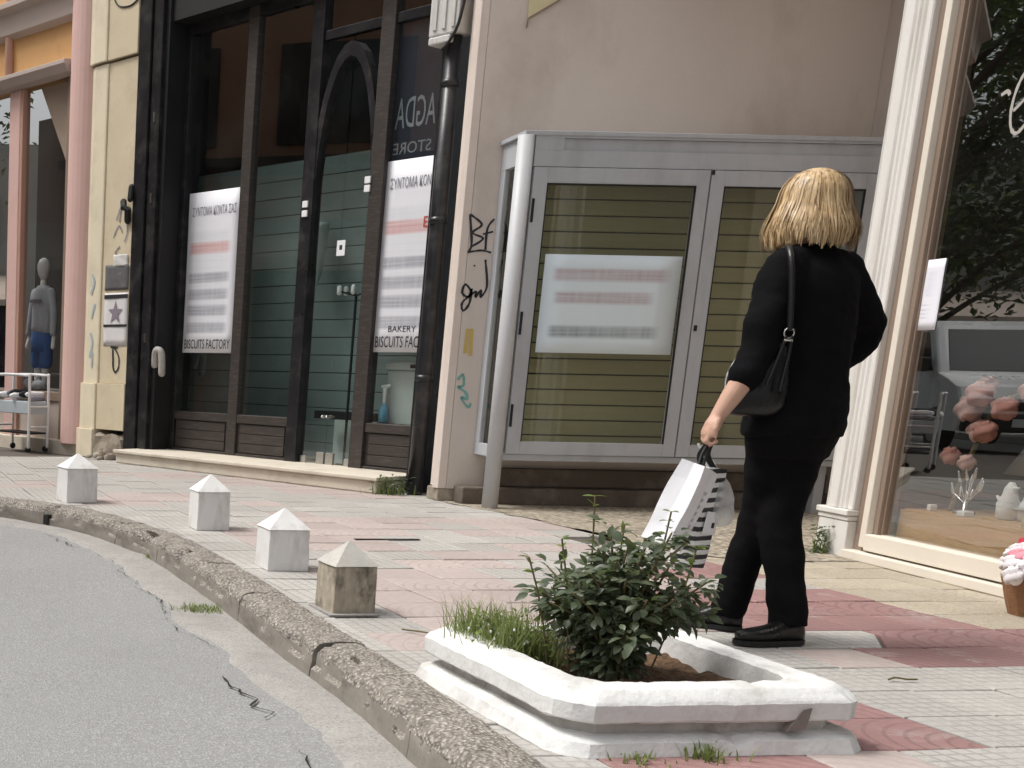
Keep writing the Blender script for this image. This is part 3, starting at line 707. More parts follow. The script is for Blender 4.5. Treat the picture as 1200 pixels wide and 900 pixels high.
# freezer and spray bottle in the right bay
fz = thing('chest_freezer', 'pale grey chest freezer behind the glass right of the arched door', 'freezer', FS(2.95, -.7, .1))
bx('body', FS, (2.72, 3.2, -.88, -.45, .1, .98), mat('freezer_white', (.6, .64, .62), .4), fz, bevel=.02); bx('lid', FS, (2.71, 3.21, -.89, -.43, .985, 1.06), mat('freezer_white', (.6, .64, .62)), fz, bevel=.015); bx('handle', FS, (2.98, 3.1, -.43, -.41, 1.0, 1.03), m_blackm, fz)
sb = thing('spray_bottle', 'blue spray bottle with white nozzle on the ledge below the right poster', 'bottle', FS(2.76, -.385, .53))
bx('ledge_shelf', FS, (2.69, 3.26, -.44, -.36, .5, .53), m_brownw, st)
rr = [(.53, .033), (.54, .042), (.62, .042), (.66, .035), (.69, .016), (.70, .015)]
bm = bmesh.new(); loft(bm, [ringpts(FS(2.76, -.39, zz), Vector((dv.x, dv.y, 0))*r_, Vector((nv.x, nv.y, 0))*r_, 12) for zz, r_ in rr]); obj('bottle_body', bm, mat('blue_plastic', (.16, .42, .58), .3), sb, smooth=True)
bm = bmesh.new(); tube(bm, [FS(2.76, -.39, .70), FS(2.76, -.39, .82)], [.014, .02], 8); tube(bm, [FS(2.73, -.39, .84), FS(2.80, -.39, .85)], .014, 8); obj('nozzle', bm, m_paper, sb, smooth=True)
# bare wire tree with lamps inside the door
wt = thing('wire_tree', 'thin metal display stand with small white bulbs behind the glass door', 'stand', FS(2.28, -.5, .1))
bm = bmesh.new(); tube(bm, [FS(2.28, -.5, .1), FS(2.28, -.5, 1.62)], .012, 8); [tube(bm, [FS(2.28, -.5, 1.62), FS(2.28+.17*math.cos(k), -.5+.1*math.sin(k), 1.66)], .008, 6) for k in (0, 1.3, 2.6, 3.6, 5)]; tube(bm, [FS(2.2, -.5, .115), FS(2.36, -.5, .115)], .02, 8); obj('stem', bm, m_blackm, wt)
for k in (0, 1.3, 2.6, 3.6, 5):
    bm = bmesh.new(); tube(bm, [FS(2.28+.17*math.cos(k), -.5+.1*math.sin(k), 1.645), FS(2.28+.17*math.cos(k), -.5+.1*math.sin(k), 1.69)], .022, 8); obj('bulb', bm, m_paper, wt, smooth=True)

# posters on the store glass
def poster(a0, a1, z0, z1, label, cut):
    W_, H_ = a1-a0, z1-z0; g = (.16, .16, .19)
    bands = [(H_*.62, H_*.69, W_*.06, W_*.86, (.6, .16, .1), 1), (H_*.44, H_*.50, W_*.06, W_*.86, g, .95), (H_*.335, H_*.40, W_*.06, W_*.86, g, 1), (H_*.235, H_*.30, W_*.06, W_*.86, g, 1), (H_*.125, H_*.19, W_*.06, W_*.86, g, .9), (H_*.125, H_*.76, W_*.06, W_*.86, (.5, .51, .56), .4)]
    t = thing('window_poster', label, 'poster', FS((a0+a1)/2, GO+.012, z0), 'tall posters on the black shopfront')
    sheet('sheet', FS, a0, a1, z0, z1, GO+.010, m_bands('poster_print_%d' % cut, (.80, .80, .84), bands), t, wave=.003)
    o_ = GO+.0165
    text_mesh('ΣΥΝΤΟΜΑ ΚΟΝΤΑ ΣΑΣ', FS, a0+W_*.08, a1-W_*.06, z0+H_*.855, z0+H_*.91, o_, m_inkg, t)
    text_mesh('BISCUITS FACTORY', FS, a0+W_*.04, a1-W_*.05, z0+H_*.025, z0+H_*.085, o_, m_ink, t)
    if cut: text_mesh('BAKERY', FS, a0+W_*.22, a0+W_*.62, z0+H_*.108, z0+H_*.14, o_, m_ink, t); text_mesh('EA', FS, a0+W_*.60, a0+W_*.76, z0+H_*.645, z0+H_*.70, o_, m_inkr, t)
    return t
poster(.32, 1.01, 1.11, 2.64, 'white poster with smudged lines on the glass beside the black left pier', 0)
poster(2.67, 3.36, 1.13, 2.68, 'white poster partly hidden by the black downpipe, below the navy sign', 1)

# meter box on the downpipe
ub = thing('meter_box', 'dirty white ribbed box fixed above the black downpipe', 'box', FS(3.43, .1, 3.42))
bx('case', FS, (3.30, 3.56, -.05, .14, 3.46, 4.6), mat('dirty_white_metal', (.6, .59, .56), .6, .12, 4, .2, 40, stain=(.3, .28, .25), stain_amt=.5, sscale=3, stretch=(6, 6, .7)), ub, bevel=.012)
for a in (3.34, 3.42, 3.5): bx('rib', FS, (a, a+.03, .141, .152, 3.5, 4.6), MATS['dirty_white_metal'], ub, bevel=.004)
bx('broken_lip', FS, (3.31, 3.5, -.02, .15, 3.40, 3.455), MATS['dirty_white_metal'], ub, bevel=.01)
bm = bmesh.new(); tube(bm, smooth_pts([FS(3.60, .1, 4.6), FS(3.60, .12, 3.9), FS(3.57, .14, 3.55), FS(3.5, .15, 3.40), FS(3.43, .13, 3.36)], 6), .012, 8); obj('cable', bm, m_blackm, ub, smooth=True)

# ---- beige building with the recessed wall
bb = thing('beige_building', 'stained beige plaster wall with pale corner pier and low dark ledge', 'building', (4.8, 9.6, 0))
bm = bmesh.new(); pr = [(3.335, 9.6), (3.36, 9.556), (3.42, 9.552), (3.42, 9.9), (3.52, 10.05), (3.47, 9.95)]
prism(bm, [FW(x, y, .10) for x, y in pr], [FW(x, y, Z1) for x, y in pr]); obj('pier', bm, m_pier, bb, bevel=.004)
bx('pier_foot', FW, (3.36, 3.66, 9.56, 9.8, 0, .10), m_rubble, bb, bevel=.01)
bx('wall', FW, (3.422, 6.27, 9.549, 9.9, .10, Z1), m_beige, bb)
bx('ledge', FW, (3.48, 6.27, 9.36, 9.56, .0, .13), m_ledge, bb, bevel=.012)
bx('ledge', FW, (3.7, 6.27, 9.45, 9.55, .131, .27), m_ledge, bb, bevel=.012)
bx('side_wall', FW, (6.272, 6.6, 7.3, 9.9, 0, Z1), m_beige, bb)
bx('overhang_slab', FW, (4.3, 6.27, 8.5, 9.548, 4.15, 4.32), m_cornice, bb)  # overhang out of view, added to darken the upper wall
stroke('graffiti', lambda a, o_, z: FW((a-3.475)*1.25+3.41, 9.5475-o_, z+.12), [[(3.475, 2.0), (3.50, 1.8), (3.49, 1.74)], [(3.475, 2.0), (3.55, 1.93), (3.50, 1.87), (3.565, 1.83), (3.50, 1.77)], [(3.62, 1.97), (3.585, 1.9), (3.585, 1.75)], [(3.56, 1.86), (3.62, 1.88)], [(3.48, 1.73), (3.56, 1.745), (3.62, 1.73)]], .014, .001, m_ink, bb)
stroke('graffiti', lambda a, o_, z: FW(a-.025, 9.5475-o_, z+.15), [[(3.50, 1.42), (3.45, 1.47), (3.43, 1.41), (3.48, 1.38), (3.50, 1.44), (3.49, 1.33), (3.45, 1.28), (3.44, 1.34), (3.53, 1.42), (3.53, 1.38), (3.57, 1.43), (3.57, 1.38), (3.61, 1.46), (3.58, 1.65)], [(3.50, 1.6), (3.505, 1.61)]], .018, .001, m_ink, bb)
stroke('graffiti', lambda a, o_, z: FW(a, 9.5475-o_, z), [[(3.43, .92), (3.47, .96), (3.48, .88), (3.44, .87), (3.5, .83), (3.52, .78), (3.47, .79), (3.53, .72), (3.55, .75)]], .02, .001, m_inkgr, bb)
stroke('graffiti', lambda a, o_, z: FW(a, 9.5475-o_, z), [[(3.47, 1.3), (3.47, 1.12)], [(3.50, 1.3), (3.51, 1.1)]], .03, .001, m_inky, bb)
fl = thing('torn_notice', 'torn yellow notice peeling off the beige wall above the cabinet', 'notice', (3.85, 9.53, 3.5))
bm = bmesh.new(); pr = [(3.68, 3.66), (3.69, 3.46), (3.73, 3.48), (3.84, 3.55), (3.93, 3.60), (4.05, 3.68), (4.05, 3.9), (3.7, 3.9)]
prism(bm, [FW(x, 9.545, z) for x, z in pr], [FW(x, 9.538, z) for x, z in pr]); obj('sheet', bm, mat('yellowed_paper', (.68, .6, .38), .85, .1, 6), fl)
bm = bmesh.new(); tube(bm, [FW(3.685, 9.535, 3.40), FW(3.69, 9.535, 3.46), FW(3.84, 9.533, 3.55), FW(4.05, 9.533, 3.68)], .006, 6); obj('curled_edge', bm, m_wbrown, fl)

# ---- grey display cabinet
cb = thing('display_cabinet', 'grey aluminium glazed display cabinet with two doors and a corner post', 'cabinet', (4.85, 9.15, 0))
CY = 9.1
bm = bmesh.new(); tube(bm, [FW(3.6, CY+.02, 0), FW(3.6, CY+.02, 1.2), FW(3.6, CY+.02, 2.6)], .056, 20, caps=False); obj('corner_post', bm, m_post, cb, smooth=True)
bx('top_board', FW, (3.58, 6.13, CY-.01, 9.545, 2.6, 2.63), m_alu, cb, bevel=.004)
bx('header', FW, (3.66, 6.12, CY, CY+.05, 2.395, 2.505), m_alu, cb, bevel=.003); bx('header', FW, (3.66, 6.12, CY, CY+.05, 2.585, 2.6), m_alu, cb)
bx('header', FW, (3.66, 3.86, CY+.001, CY+.05, 2.505, 2.585), m_alu, cb); bx('header_panel', FW, (3.86, 6.12, CY+.018, CY+.04, 2.507, 2.583), m_alu, cb)
bx('side_frame', FW, (3.605, 3.64, CY+.08, 9.545, 2.42, 2.6), m_alu, cb, bevel=.003); bx('side_frame', FW, (3.605, 3.64, CY+.08, 9.545, .37, .46), m_alu, cb, bevel=.003)
bx('side_frame', FW, (3.605, 3.64, 9.46, 9.545, .46, 2.42), m_alu, cb, bevel=.003); bx('side_panel', FW, (3.618, 3.63, CY+.08, 9.46, .46, 2.42), m_gl_cab, cb)
bx('bottom_board', FW, (3.64, 6.12, CY+.01, 9.54, .355, .40), m_alu, cb, bevel=.004)
bx('inner_top', FW, (3.66, 6.1, CY+.06, 9.5, 2.42, 2.44), m_dark, cb)
bx('end_panel', FW, (6.09, 6.12, CY+.05, 9.54, .4, 2.6), m_alu, cb)
for a0, a1, g0, g1 in ((3.665, 4.895, 3.765, 4.805), (4.905, 6.115, 5.0, 5.99)):
    d_ = bx('door', FW, (a0, g0, CY-.012, CY+.03, .405, 2.39), m_alu, cb, bevel=.003); d_.name = 'door_stile'
    for nm, dims in (('door_stile', (g1, a1, .405, 2.39)), ('door_rail', (g0, g1, 2.285, 2.39)), ('door_rail', (g0, g1, .405, .495))):
        bx(nm, FW, (dims[0], dims[1], CY-.0115, CY+.03, dims[2], dims[3]), m_alu, cb, bevel=.003)
    bx('door_pane', FW, (g0-.01, g1+.01, CY+.006, CY+.012, .485, 2.295), m_gl_cab, cb)
    for k in ((g0, g0+.006), (g1-.006, g1)): bx('gasket', FW, (k[0], k[1], CY-.014, CY+.004, .495, 2.285), m_gasket, cb)
    bx('gasket', FW, (g0, g1, CY-.014, CY+.004, 2.275, 2.285), m_gasket, cb)
    for zz in (2.02, 1.25, .6): bx('hinge', FW, (a0+.004 if a0 < 4 else a1-.022, a0+.022 if a0 < 4 else a1-.004, CY-.02, CY-.012, zz, zz+.16), m_blackm, cb, bevel=.002)
bx('lock', FW, (4.915, 4.935, CY-.02, CY-.0125, 1.3, 1.34), m_blackm, cb); bx('lock', FW, (4.90, 4.92, CY-.018, CY-.0125, 2.36, 2.39), m_blackm, cb)
z = .42
while z < 2.3:
    bx('back_slat', FW, (3.67, 6.08, 9.42+random.uniform(-.003, .003), 9.45, z, z+.104), m_olive, cb, bevel=.005); z += .113
bx('backing', FW, (3.66, 6.09, 9.46, 9.50, .4, 2.42), m_dark, cb)
bx('foot', FW, (6.02, 6.09, CY+.1, CY+.16, 0, .355), m_alu, cb)
pc = thing('framed_poster', 'pale blue sheet with three smudged lines fixed on the glass of the grey cabinet', 'poster', (4.29, 9.14, 1.13))
gry = (.1, .12, .13); rd = (.36, .22, .24)
def FC(a, o_, z): return FW(a, CY+.0045-o_, z)
sheet('sheet', FC, 3.81, 4.78, 1.13, 1.81, .0, m_bands('cabinet_print', (.70, .79, .85), [(.50, .585, .08, .9, rd, .85), (.345, .425, .1, .8, rd, .8), (.11, .19, .08, .86, gry, .85), (.05, .6, .83, .9, (.45, .5, .55), .35)]), pc, wave=.003)

# ---- right: gift shop with the big window
rs = thing('gift_shop', 'gift shop corner with fluted white pilaster and large reflective window', 'building', FR(.6, -.1, 0))
bx('wall', FR, (-.33, -.20, -2.2, -.02, 0, Z1), m_wmould, rs); bx('dark_lining', FR, (-.198, -.17, -2.2, -.11, 0, 3.4), m_dark, rs)  # inner dark lining is added so the window interior reads dim
bx('wall', FR, (-.3, 8, -2.4, -2.2, 0, Z1), m_dark, rs); bx('ceiling', FR, (-.2, 8, -2.2, -.02, 3.4, 3.5), m_dark, rs)
bx('upper_wall', FR, (-.3, 8, -.5, .02, 3.5, Z1), m_wmould, rs)
bx('overhang_slab', FR, (-.3, 8, .02, .55, 4.3, 4.45), m_cornice, rs)
# fluted pilaster
fl_p = [(-.27, -.02), (-.27, .03), (-.245, .045), (-.235, .03), (-.215, .03), (-.205, .06), (-.13, .06), (-.12, .045), (-.11, .055), (-.095, .055), (-.085, .042), (-.075, .052), (-.06, .052), (-.05, .04), (-.035, .048), (-.005, .048), (0, .04), (0, -.1)]
bm = bmesh.new(); prism(bm, [FR(a, b, .27) for a, b in fl_p], [FR(a, b, 3.6) for a, b in fl_p]); obj('fluted_pilaster', bm, m_wmould, rs, bevel=.002)
bx('pilaster_cap', FR, (-.285, .004, -.02, .078, .235, .268), m_wmould, rs, bevel=.006); bx('pilaster_cap', FR, (-.278, .0, -.02, .066, .205, .233), m_wmould, rs, bevel=.006)
bx('pilaster_base', FR, (-.272, -.002, -.02, .06, .0, .203), m_wmould, rs, bevel=.006)
bx('reveal', FR, (.002, .075, -.15, .012, .02, 3.5), m_wbrown, rs, bevel=.003)
bx('window_frame', FR, (.077, .125, -.06, .035, .075, 3.5), m_cream, rs, bevel=.004); bx('window_frame', FR, (.127, .165, -.06, .0, .155, 3.5), m_wbrown, rs, bevel=.003)
bx('gasket', FR, (.166, .176, -.05, -.02, .155, 3.5), m_wbrown, rs)
bx('bottom_rail', FR, (.127, 8, -.06, .04, .06, .152), m_cream, rs, bevel=.006); bx('drip_groove', FR, (.1, 8, -.06, .0, .045, .06), m_blackm, rs)
bx('base', FR, (.0, 8, -.1, .075, .0, .05), m_cream, rs, bevel=.006)
bx('window_pane', FR, (.17, 3.2, -.036, -.03, .15, 3.45), m_gl_shop, rs)
bx('window_frame', FR, (3.2, 3.3, -.06, .035, .15, 3.5), m_cream, rs)
bx('display_front', FR, (.17, 3.2, -.12, -.10, .12, .30), m_ochre, rs); bx('display_deck', FR, (.17, 3.2, -1.0, -.121, .27, .305), m_ochre, rs)
bx('display_back', FR, (.1, 3.2, -1.12, -1.02, .3, 2.4), mat('dark_backdrop', (.045, .04, .034), .9, .2, 2, 0), rs)
stroke('painted_letter', FR, [[(.60, 2.27), (.68, 2.33), (.70, 2.41), (.66, 2.45), (.61, 2.40), (.585, 2.30), (.60, 2.20), (.65, 2.16), (.72, 2.22)], [(.50, 2.36), (.54, 2.37), (.56, 2.35)]], .018, -.026, mat('faded_gold', (.42, .4, .36), .5), rs)
sn = thing('window_notice', 'narrow white notice with small print taped inside the gift shop window', 'notice', FR(.23, -.025, 1.25))
sheet('sheet', FR, .155, .31, 1.25, 1.61, -.028, m_bands('notice_print', (.8, .8, .86), [(.17, .3, .04, .1, (.5, .52, .62), .7), (.10, .108, .02, .09, (.3, .32, .4), .8), (.08, .088, .02, .08, (.3, .32, .4), .8), (.06, .068, .02, .085, (.3, .32, .4), .8), (.125, .132, .02, .09, (.3, .32, .4), .7), (.33, .336, .06, .1, (.4, .4, .5), .7)], blur=.003), sn, wave=.002)

# ================================================================== STREET OBJECTS
bm = bmesh.new(); box(bm, FU, 2.95, 3.35, 6.95, 6.985, .003, .006); tag(obj('drain_slot', bm, m_dark), 'narrow dark drain slot in the paving behind the weathered bollard', 'drain')
bm = bmesh.new(); q0 = Vector((.30, 8.55, -.075)); box(bm, lambda a, b, c: q0 + Vector((.72, -.69, 0))*a + Vector((-.69, -.72, 0))*b + Vector((0, 0, c)), -.02, .02, -.06, -.012, -.035, .03); obj('drain_hole', bm, m_dark, kerb)
# ---- bollards
def bollard(name, loc, w, h, hp, rz, m, label, rough=.002, taper=.975):
    t = thing(name, label, 'bollard', loc, 'low stone bollards along the kerb')
    bm = bmesh.new(); rings = []; N = 5
    for k in range(9):
        f = k/8; hw = w/2*(1-(1-taper)*f); zz = h*f; r_ = []
        for sx, sy, ex, ey in ((-1, -1, 1, -1), (1, -1, 1, 1), (1, 1, -1, 1), (-1, 1, -1, -1)):
            for q in range(N): r_.append(Vector((hw*(sx+(ex-sx)*q/N), hw*(sy+(ey-sy)*q/N), zz)))
        rings.append(r_)
    loft(bm, rings); 
    for v in bm.verts: v.co += noise.noise_vector((v.co+Vector(loc))*11)*rough*(1.2 if v.co.z > .02 else .3)
    s_ = obj('shaft', bm, m, t, local=True, bevel=.004)
    bm = bmesh.new(); rings = []
    for k in range(7):
        f = k/6; hw = w/2*(.99 if taper < .97 else 1.0)*(1-f)+.004; zz = h + .001 + hp*f; r_ = []
        for sx, sy, ex, ey in ((-1, -1, 1, -1), (1, -1, 1, 1), (1, 1, -1, 1), (-1, 1, -1, -1)):
            for q in range(N): r_.append(Vector((hw*(sx+(ex-sx)*q/N), hw*(sy+(ey-sy)*q/N), zz)))
        rings.append(r_)
    loft(bm, rings)
    for v in bm.verts: v.co += noise.noise_vector((v.co+Vector(loc))*11)*rough
    obj('pyramid_cap', bm, m if m is not m_bolld else MATS['bollard_cap_grey'], t, local=True, bevel=.003)
    t.rotation_euler.z = rz
    return t
mat('bollard_cap_grey', (.5, .48, .44), .9, .2, 9, .6, 50, stain=(.25, .23, .2), stain_amt=.6, sscale=5)
bollard('bollard', (.55, 9.05, .0), .235, .245, .1, .28, m_boll, 'white bollard in the row, the one farthest along the curving kerb')
bollard('bollard', (1.29, 7.66, .0), .205, .235, .1, .12, m_boll, 'white bollard where the kerb bends, second along from the weathered one')
bollard('bollard', (1.42, 6.18, .0), .21, .205, .095, .1, m_boll, 'white bollard standing next to the weathered stained bollard')
bollard('bollard', (1.445, 5.09, .0), .185, .20, .095, .16, m_bolld, 'weathered stained bollard with bare stone and grey cap beside the planter', .0028)
bx('bollard_pad', FU, (1.93, 2.14, 4.75, 4.99, .0025, .009), m_gutter).name = 'mortar_pad'
tag(bpy.data.objects['mortar_pad'], 'pale mortar pad under the weathered bollard', 'pad')

# ---- whitewashed planter
pl = thing('planter', 'whitewashed concrete planter frame with chipped corner, holding a leafy shrub', 'planter', FU(2.3, 3.38, 0))
U0, U1, V0, V1 = 1.86, 2.76, 2.93, 3.86
def frame_ring(name, o_prof, m, amp, jit=0):
    """square frame swept from a profile given as (inset from outer edge, z)"""
    bm = bmesh.new(); rings = []
    seg = 12; path = []
    cs = [(U0, V0), (U1, V0), (U1, V1), (U0, V1)]
    for k in range(4):
        (a, b), (c, d) = cs[k], cs[(k+1) % 4]
        for q in range(seg): path.append((k, q/seg))
    for ins, z in o_prof:
        ring = []
        c2 = [(U0+ins, V0+ins), (U1-ins, V0+ins), (U1-ins, V1-ins), (U0+ins, V1-ins)]
        for k, f in path:
            a, b = c2[k], c2[(k+1) % 4]
            cut = .03 if f == 0 else 0
            u = a[0]+(b[0]-a[0])*f; v = a[1]+(b[1]-a[1])*f
            cu, cvv = (U0+U1)/2, (V0+V1)/2
            if f == 0: u += (cu-u)/abs(cu-u)*cut; v += (cvv-v)/abs(cvv-v)*cut
            ring.append(FU(u, v, z))
        rings.append(ring)
    rv = [[bm.verts.new(p) for p in r_] for r_ in rings]; n = len(rv[0])
    for a, b in zip(rv, rv[1:] + rv[:1]):
        for i in range(n): bm.faces.new((a[i], a[(i+1) % n], b[(i+1) % n], b[i]))
    bmesh.ops.subdivide_edges(bm, edges=bm.edges[:], cuts=2, use_grid_fill=True)
    for v in bm.verts:
        chip = max(0, noise.noise(v.co*11 + Vector((3, 1, 7)))-.38)*.04
        v.co += noise.noise_vector(v.co*6)*amp*.55 + noise.noise_vector(v.co*23)*amp*.32 + noise.noise_vector(v.co*55)*amp*.28 - Vector((0, 0, chip))
    o = obj(name, bm, m, pl, smooth=True); o.data.set_sharp_from_angle(angle=R(24)); return o
frame_ring('plinth', [(.0, -.02), (-.012, .0), (.0, .036), (.03, .05), (.14, .05), (.15, -.02)], m_white, .005)
frame_ring('neck', [(.05, .045), (.05, .085), (.13, .085), (.13, .045)], mat('grey_whitewash', (.5, .48, .45), .9, .2, 8, .6, 40, stain=(.2, .17, .14), stain_amt=.7, sscale=5), .006)  # recess between plinth and rim in a darker, blotched whitewash
frame_ring('rim', [(.05, .08), (.016, .086), (.006, .094), (.006, .138), (.012, .146), (.046, .170), (.052, .172), (.125, .172), (.135, .165), (.14, .08), (.09, .078)], m_white, .006)
# chip exposing grey concrete on the front
bm = bmesh.new(); prism(bm, [FU(u, V0+.005, z) for u, z in ((2.50, .06), (2.555, .066), (2.565, .125), (2.54, .12))], [FU(u, V0+.03, z) for u, z in ((2.50, .06), (2.555, .066), (2.565, .125), (2.54, .12))]); obj('broken_patch', bm, mat('bare_concrete', (.25, .22, .2), .95, .25, 12, .6, 40), pl)
bm = bmesh.new(); g = {}
for i in range(25):
    for j in range(25):
        u = U0+.1+(U1-U0-.2)*i/24; v = V0+.1+(V1-V0-.2)*j/24; p = FU(u, v, 0); z = .10 + .03*noise.noise(p*6) + .018*noise.noise(p*17) + .01*noise.noise(p*41)
        g[i, j] = bm.verts.new((p.x, p.y, z))
for i in range(24):
    for j in range(24): bm.faces.new((g[i, j], g[i+1, j], g[i+1, j+1], g[i, j+1]))
obj('soil', bm, m_soil, pl, smooth=True)

# ---- leaves
def leaf_simple(L, W, bend):
    return np.array([(0, 0, 0), (.5*L, -.5*W, .06*L), (L, 0, -bend*L*.6), (.5*L, .5*W, .06*L)]), [(0, 1, 2), (0, 2, 3)]
def leaf_verts(L, W, bend):
    """leaf along +x, 2 x 4 cells, folded along its midrib"""
    vs = []; xs_ = (0, .28, .55, .8, 1.0); ws = (.06, .8, 1.0, .62, .02)
    for x, w in zip(xs_, ws):
        zc = -bend*(x**2)*L
        vs += [(x*L, -w*W*.5, zc+.12*w*W), (x*L, 0, zc), (x*L, w*W*.5, zc+.12*w*W)]
    fs = []
    for i in range(4):
        for j in range(2): a = i*3+j; fs.append((a, a+3, a+4, a+1))
    return np.array(vs), fs
def leaf_field(name, places, m, parent, kind='stuff', shape=leaf_verts):
    """places: (pos, dir, normal-ish up, length, width, bend)"""
    V, Fc = [], []; n = 0
    for p, d, upv, L, W, b in places:
        x = d.normalized(); y = upv.cross(x); y = y.normalized() if y.length > 1e-4 else x.orthogonal().normalized(); z = x.cross(y)
        vs, fs = shape(L, W, b); A = np.array([x[:], y[:], z[:]]); V.append(vs @ A + np.array(p[:])); Fc += [tuple(i+n for i in f) for f in fs]; n += len(vs)
    me = bpy.data.meshes.new(name); me.from_pydata(np.concatenate(V).tolist(), [], Fc); me.update()
    o = link(name, me, m, parent, smooth=True)
    if kind: o['kind'] = kind
    return o
m_lf = m_leaf('rose_leaf', (.045, .068, .036), (.15, .18, .115), .42)
m_lfy = m_leaf('young_leaf', (.10, .16, .03), (.2, .26, .05), .5)
m_grass = m_leaf('grass_blade', (.13, .18, .05), (.34, .38, .16), .5, .4)
m_stem = mat('green_stem', (.16, .13, .06), .7, .3, 20, .2, 80)
sh = thing('rose_shrub', 'dark green leafy shrub growing in the white planter', 'shrub', FU(2.26, 3.42, .1))
base = FU(2.26, 3.40, .09); twigs = []; places = []; single = []; bm = bmesh.new()
rs_ = random.Random(5)
for k in range(64):
    az = rs_.uniform(0, 2*math.pi); sp = rs_.uniform(.03, .30)*(1.0 if math.cos(az) > -.2 else .75); h = rs_.uniform(.2, .40)*(1.12-sp*1.05)
    if k in (3, 11, 19, 27): h = rs_.uniform(.42, .50); sp = rs_.uniform(.05, .2)
    e = base + Vector((sp*math.cos(az), sp*math.sin(az)*.85, h)); m1 = base.lerp(e, .5) + Vector((0, 0, .05)) + Vector((rs_.gauss(0, .015), rs_.gauss(0, .015), 0))
    pts = smooth_pts([base + Vector((rs_.gauss(0, .03), rs_.gauss(0, .03), -.02)), m1, e], 5); tube(bm, pts, [.006 - .0035*i/len(pts) for i in range(len(pts))], 5)
    for i, p in enumerate(pts):
        if i < 2: continue
        for q in range(7 if i < len(pts)-1 else 5):
            d = Vector((rs_.gauss(0, 1), rs_.gauss(0, 1), rs_.gauss(.15, .5))).normalized(); st_ = rs_.uniform(.01, .045)
            places.append((p + d*st_, d, Vector((rs_.gauss(0, .35), rs_.gauss(-.15, .35), 1)).normalized(), rs_.uniform(.026, .045), rs_.uniform(.016, .026), rs_.uniform(.1, .6)))
obj('stem', bm, m_stem, sh, smooth=True)
# the outermost leaves towards the light stay single, the rest are one mass
places.sort(key=lambda a: (a[0]-base).dot(Vector((.1, -.75, .65))), reverse=True)
near, rest = places[:260], places[260:]
vs, fs = leaf_verts(1, .58, .3); lme = bpy.data.meshes.new('leaf'); lme.from_pydata(vs.tolist(), [], fs); lme.materials.append(m_lf); lme.polygons.foreach_set('use_smooth', [True]*len(lme.polygons))
for p, d, upv, L, W, b in near:
    x = d.normalized(); y = upv.cross(x).normalized(); z = x.cross(y); o = bpy.data.objects.new('leaf', lme); C.objects.link(o); o.parent = sh
    Mx = Matrix((x, y, z)).transposed().to_4x4() @ Matrix.Diagonal((L, L, L, 1)); Mx.translation = p - wloc(sh); o.matrix_basis = Mx
leaf_field('foliage', rest, m_lf, sh)
# a few thin upright shoots with young leaves
bm = bmesh.new(); yl = []
for (du, dvv, h) in ((-.16, .02, .42), (-.02, .1, .54), (.1, .12, .45), (.2, .05, .50), (.24, -.03, .40), (-.24, .05, .36)):
    b0 = FU(2.26+du*.6, 3.42+dvv, .12); e = FU(2.26+du, 3.42+dvv, .09+h); pts = smooth_pts([b0, b0.lerp(e, .55)+Vector((.01, 0, 0)), e], 5); tube(bm, pts, .0028, 5)
    for i, p in enumerate(pts[3:]):
        for q in range(3): d = Vector((rs_.gauss(0, 1), rs_.gauss(0, 1), .5)).normalized(); yl.append((p, d, Vector((rs_.gauss(0, .3), rs_.gauss(0, .3), 1)).normalized(), rs_.uniform(.02, .038), .012, .3))
obj('shoot', bm, m_stem, sh); leaf_field('young_foliage', yl, m_lfy, sh)
# grass with tiny white flowers in the back corner of the planter
def blades(name, spots, n, hmin, hmax, wid, m, parent, seed, lean=.5, kind='stuff'):
    r_ = random.Random(seed); V, Fc = [], []
    for _ in range(n):
        c = r_.choice(spots); p = Vector(c[:3]) + Vector((r_.gauss(0, c[3]), r_.gauss(0, c[3]), 0)); h = r_.uniform(hmin, hmax); a = r_.uniform(0, 6.28); ln = r_.uniform(.1, 1)*lean*h
        s_ = Vector((math.cos(a+1.57), math.sin(a+1.57), 0))*wid*r_.uniform(.6, 1.2); k0 = len(V)
        for f in (0, .4, .75, 1):
            q = p + Vector((math.cos(a)*ln*f*f, math.sin(a)*ln*f*f, h*f*(1-.15*f))); w = (1-f)**.6
            V += [(q-s_*w)[:], (q+s_*w)[:]]
        for i in range(3): Fc.append((k0+i*2, k0+i*2+1, k0+i*2+3, k0+i*2+2))
    me = bpy.data.meshes.new(name); me.from_pydata(V, [], Fc); o = link(name, me, m, parent)
    if kind: o['kind'] = kind
    return o
gc = thing('grass_clump', 'light green grass clump with tiny white flowers in the planter corner', 'grass', FU(2.02, 3.66, .1))
blades('blades', [(*FU(2.02, 3.62, .09), .05), (*FU(2.12, 3.58, .09), .05), (*FU(1.99, 3.7, .09), .035), (*FU(2.0, 3.5, .09), .03)], 1000, .08, .25, .003, m_grass, gc, 3, .6)
lfs = []
for _ in range(520):
    p = FU(2.05+rs_.gauss(0, .06), 3.6+rs_.gauss(0, .06), rs_.uniform(.11, .25)); d = Vector((rs_.gauss(0, 1), rs_.gauss(0, 1), rs_.gauss(.3, .4))).normalized(); lfs.append((p, d, Vector((rs_.gauss(0, .4), rs_.gauss(0, .4), 1)).normalized(), rs_.uniform(.012, .026), rs_.uniform(.006, .012), .3))
leaf_field('small_leaves', lfs, m_lfy, gc)
bm = bmesh.new()
for _ in range(34):
    p = FU(2.03+rs_.gauss(0, .07), 3.58+rs_.gauss(0, .07), rs_.uniform(.16, .23)); tube(bm, [p, p+Vector((0, 0, .002))], .0035, 6)
o = obj('flowers', bm, m_paper, gc); o['kind'] = 'stuff'
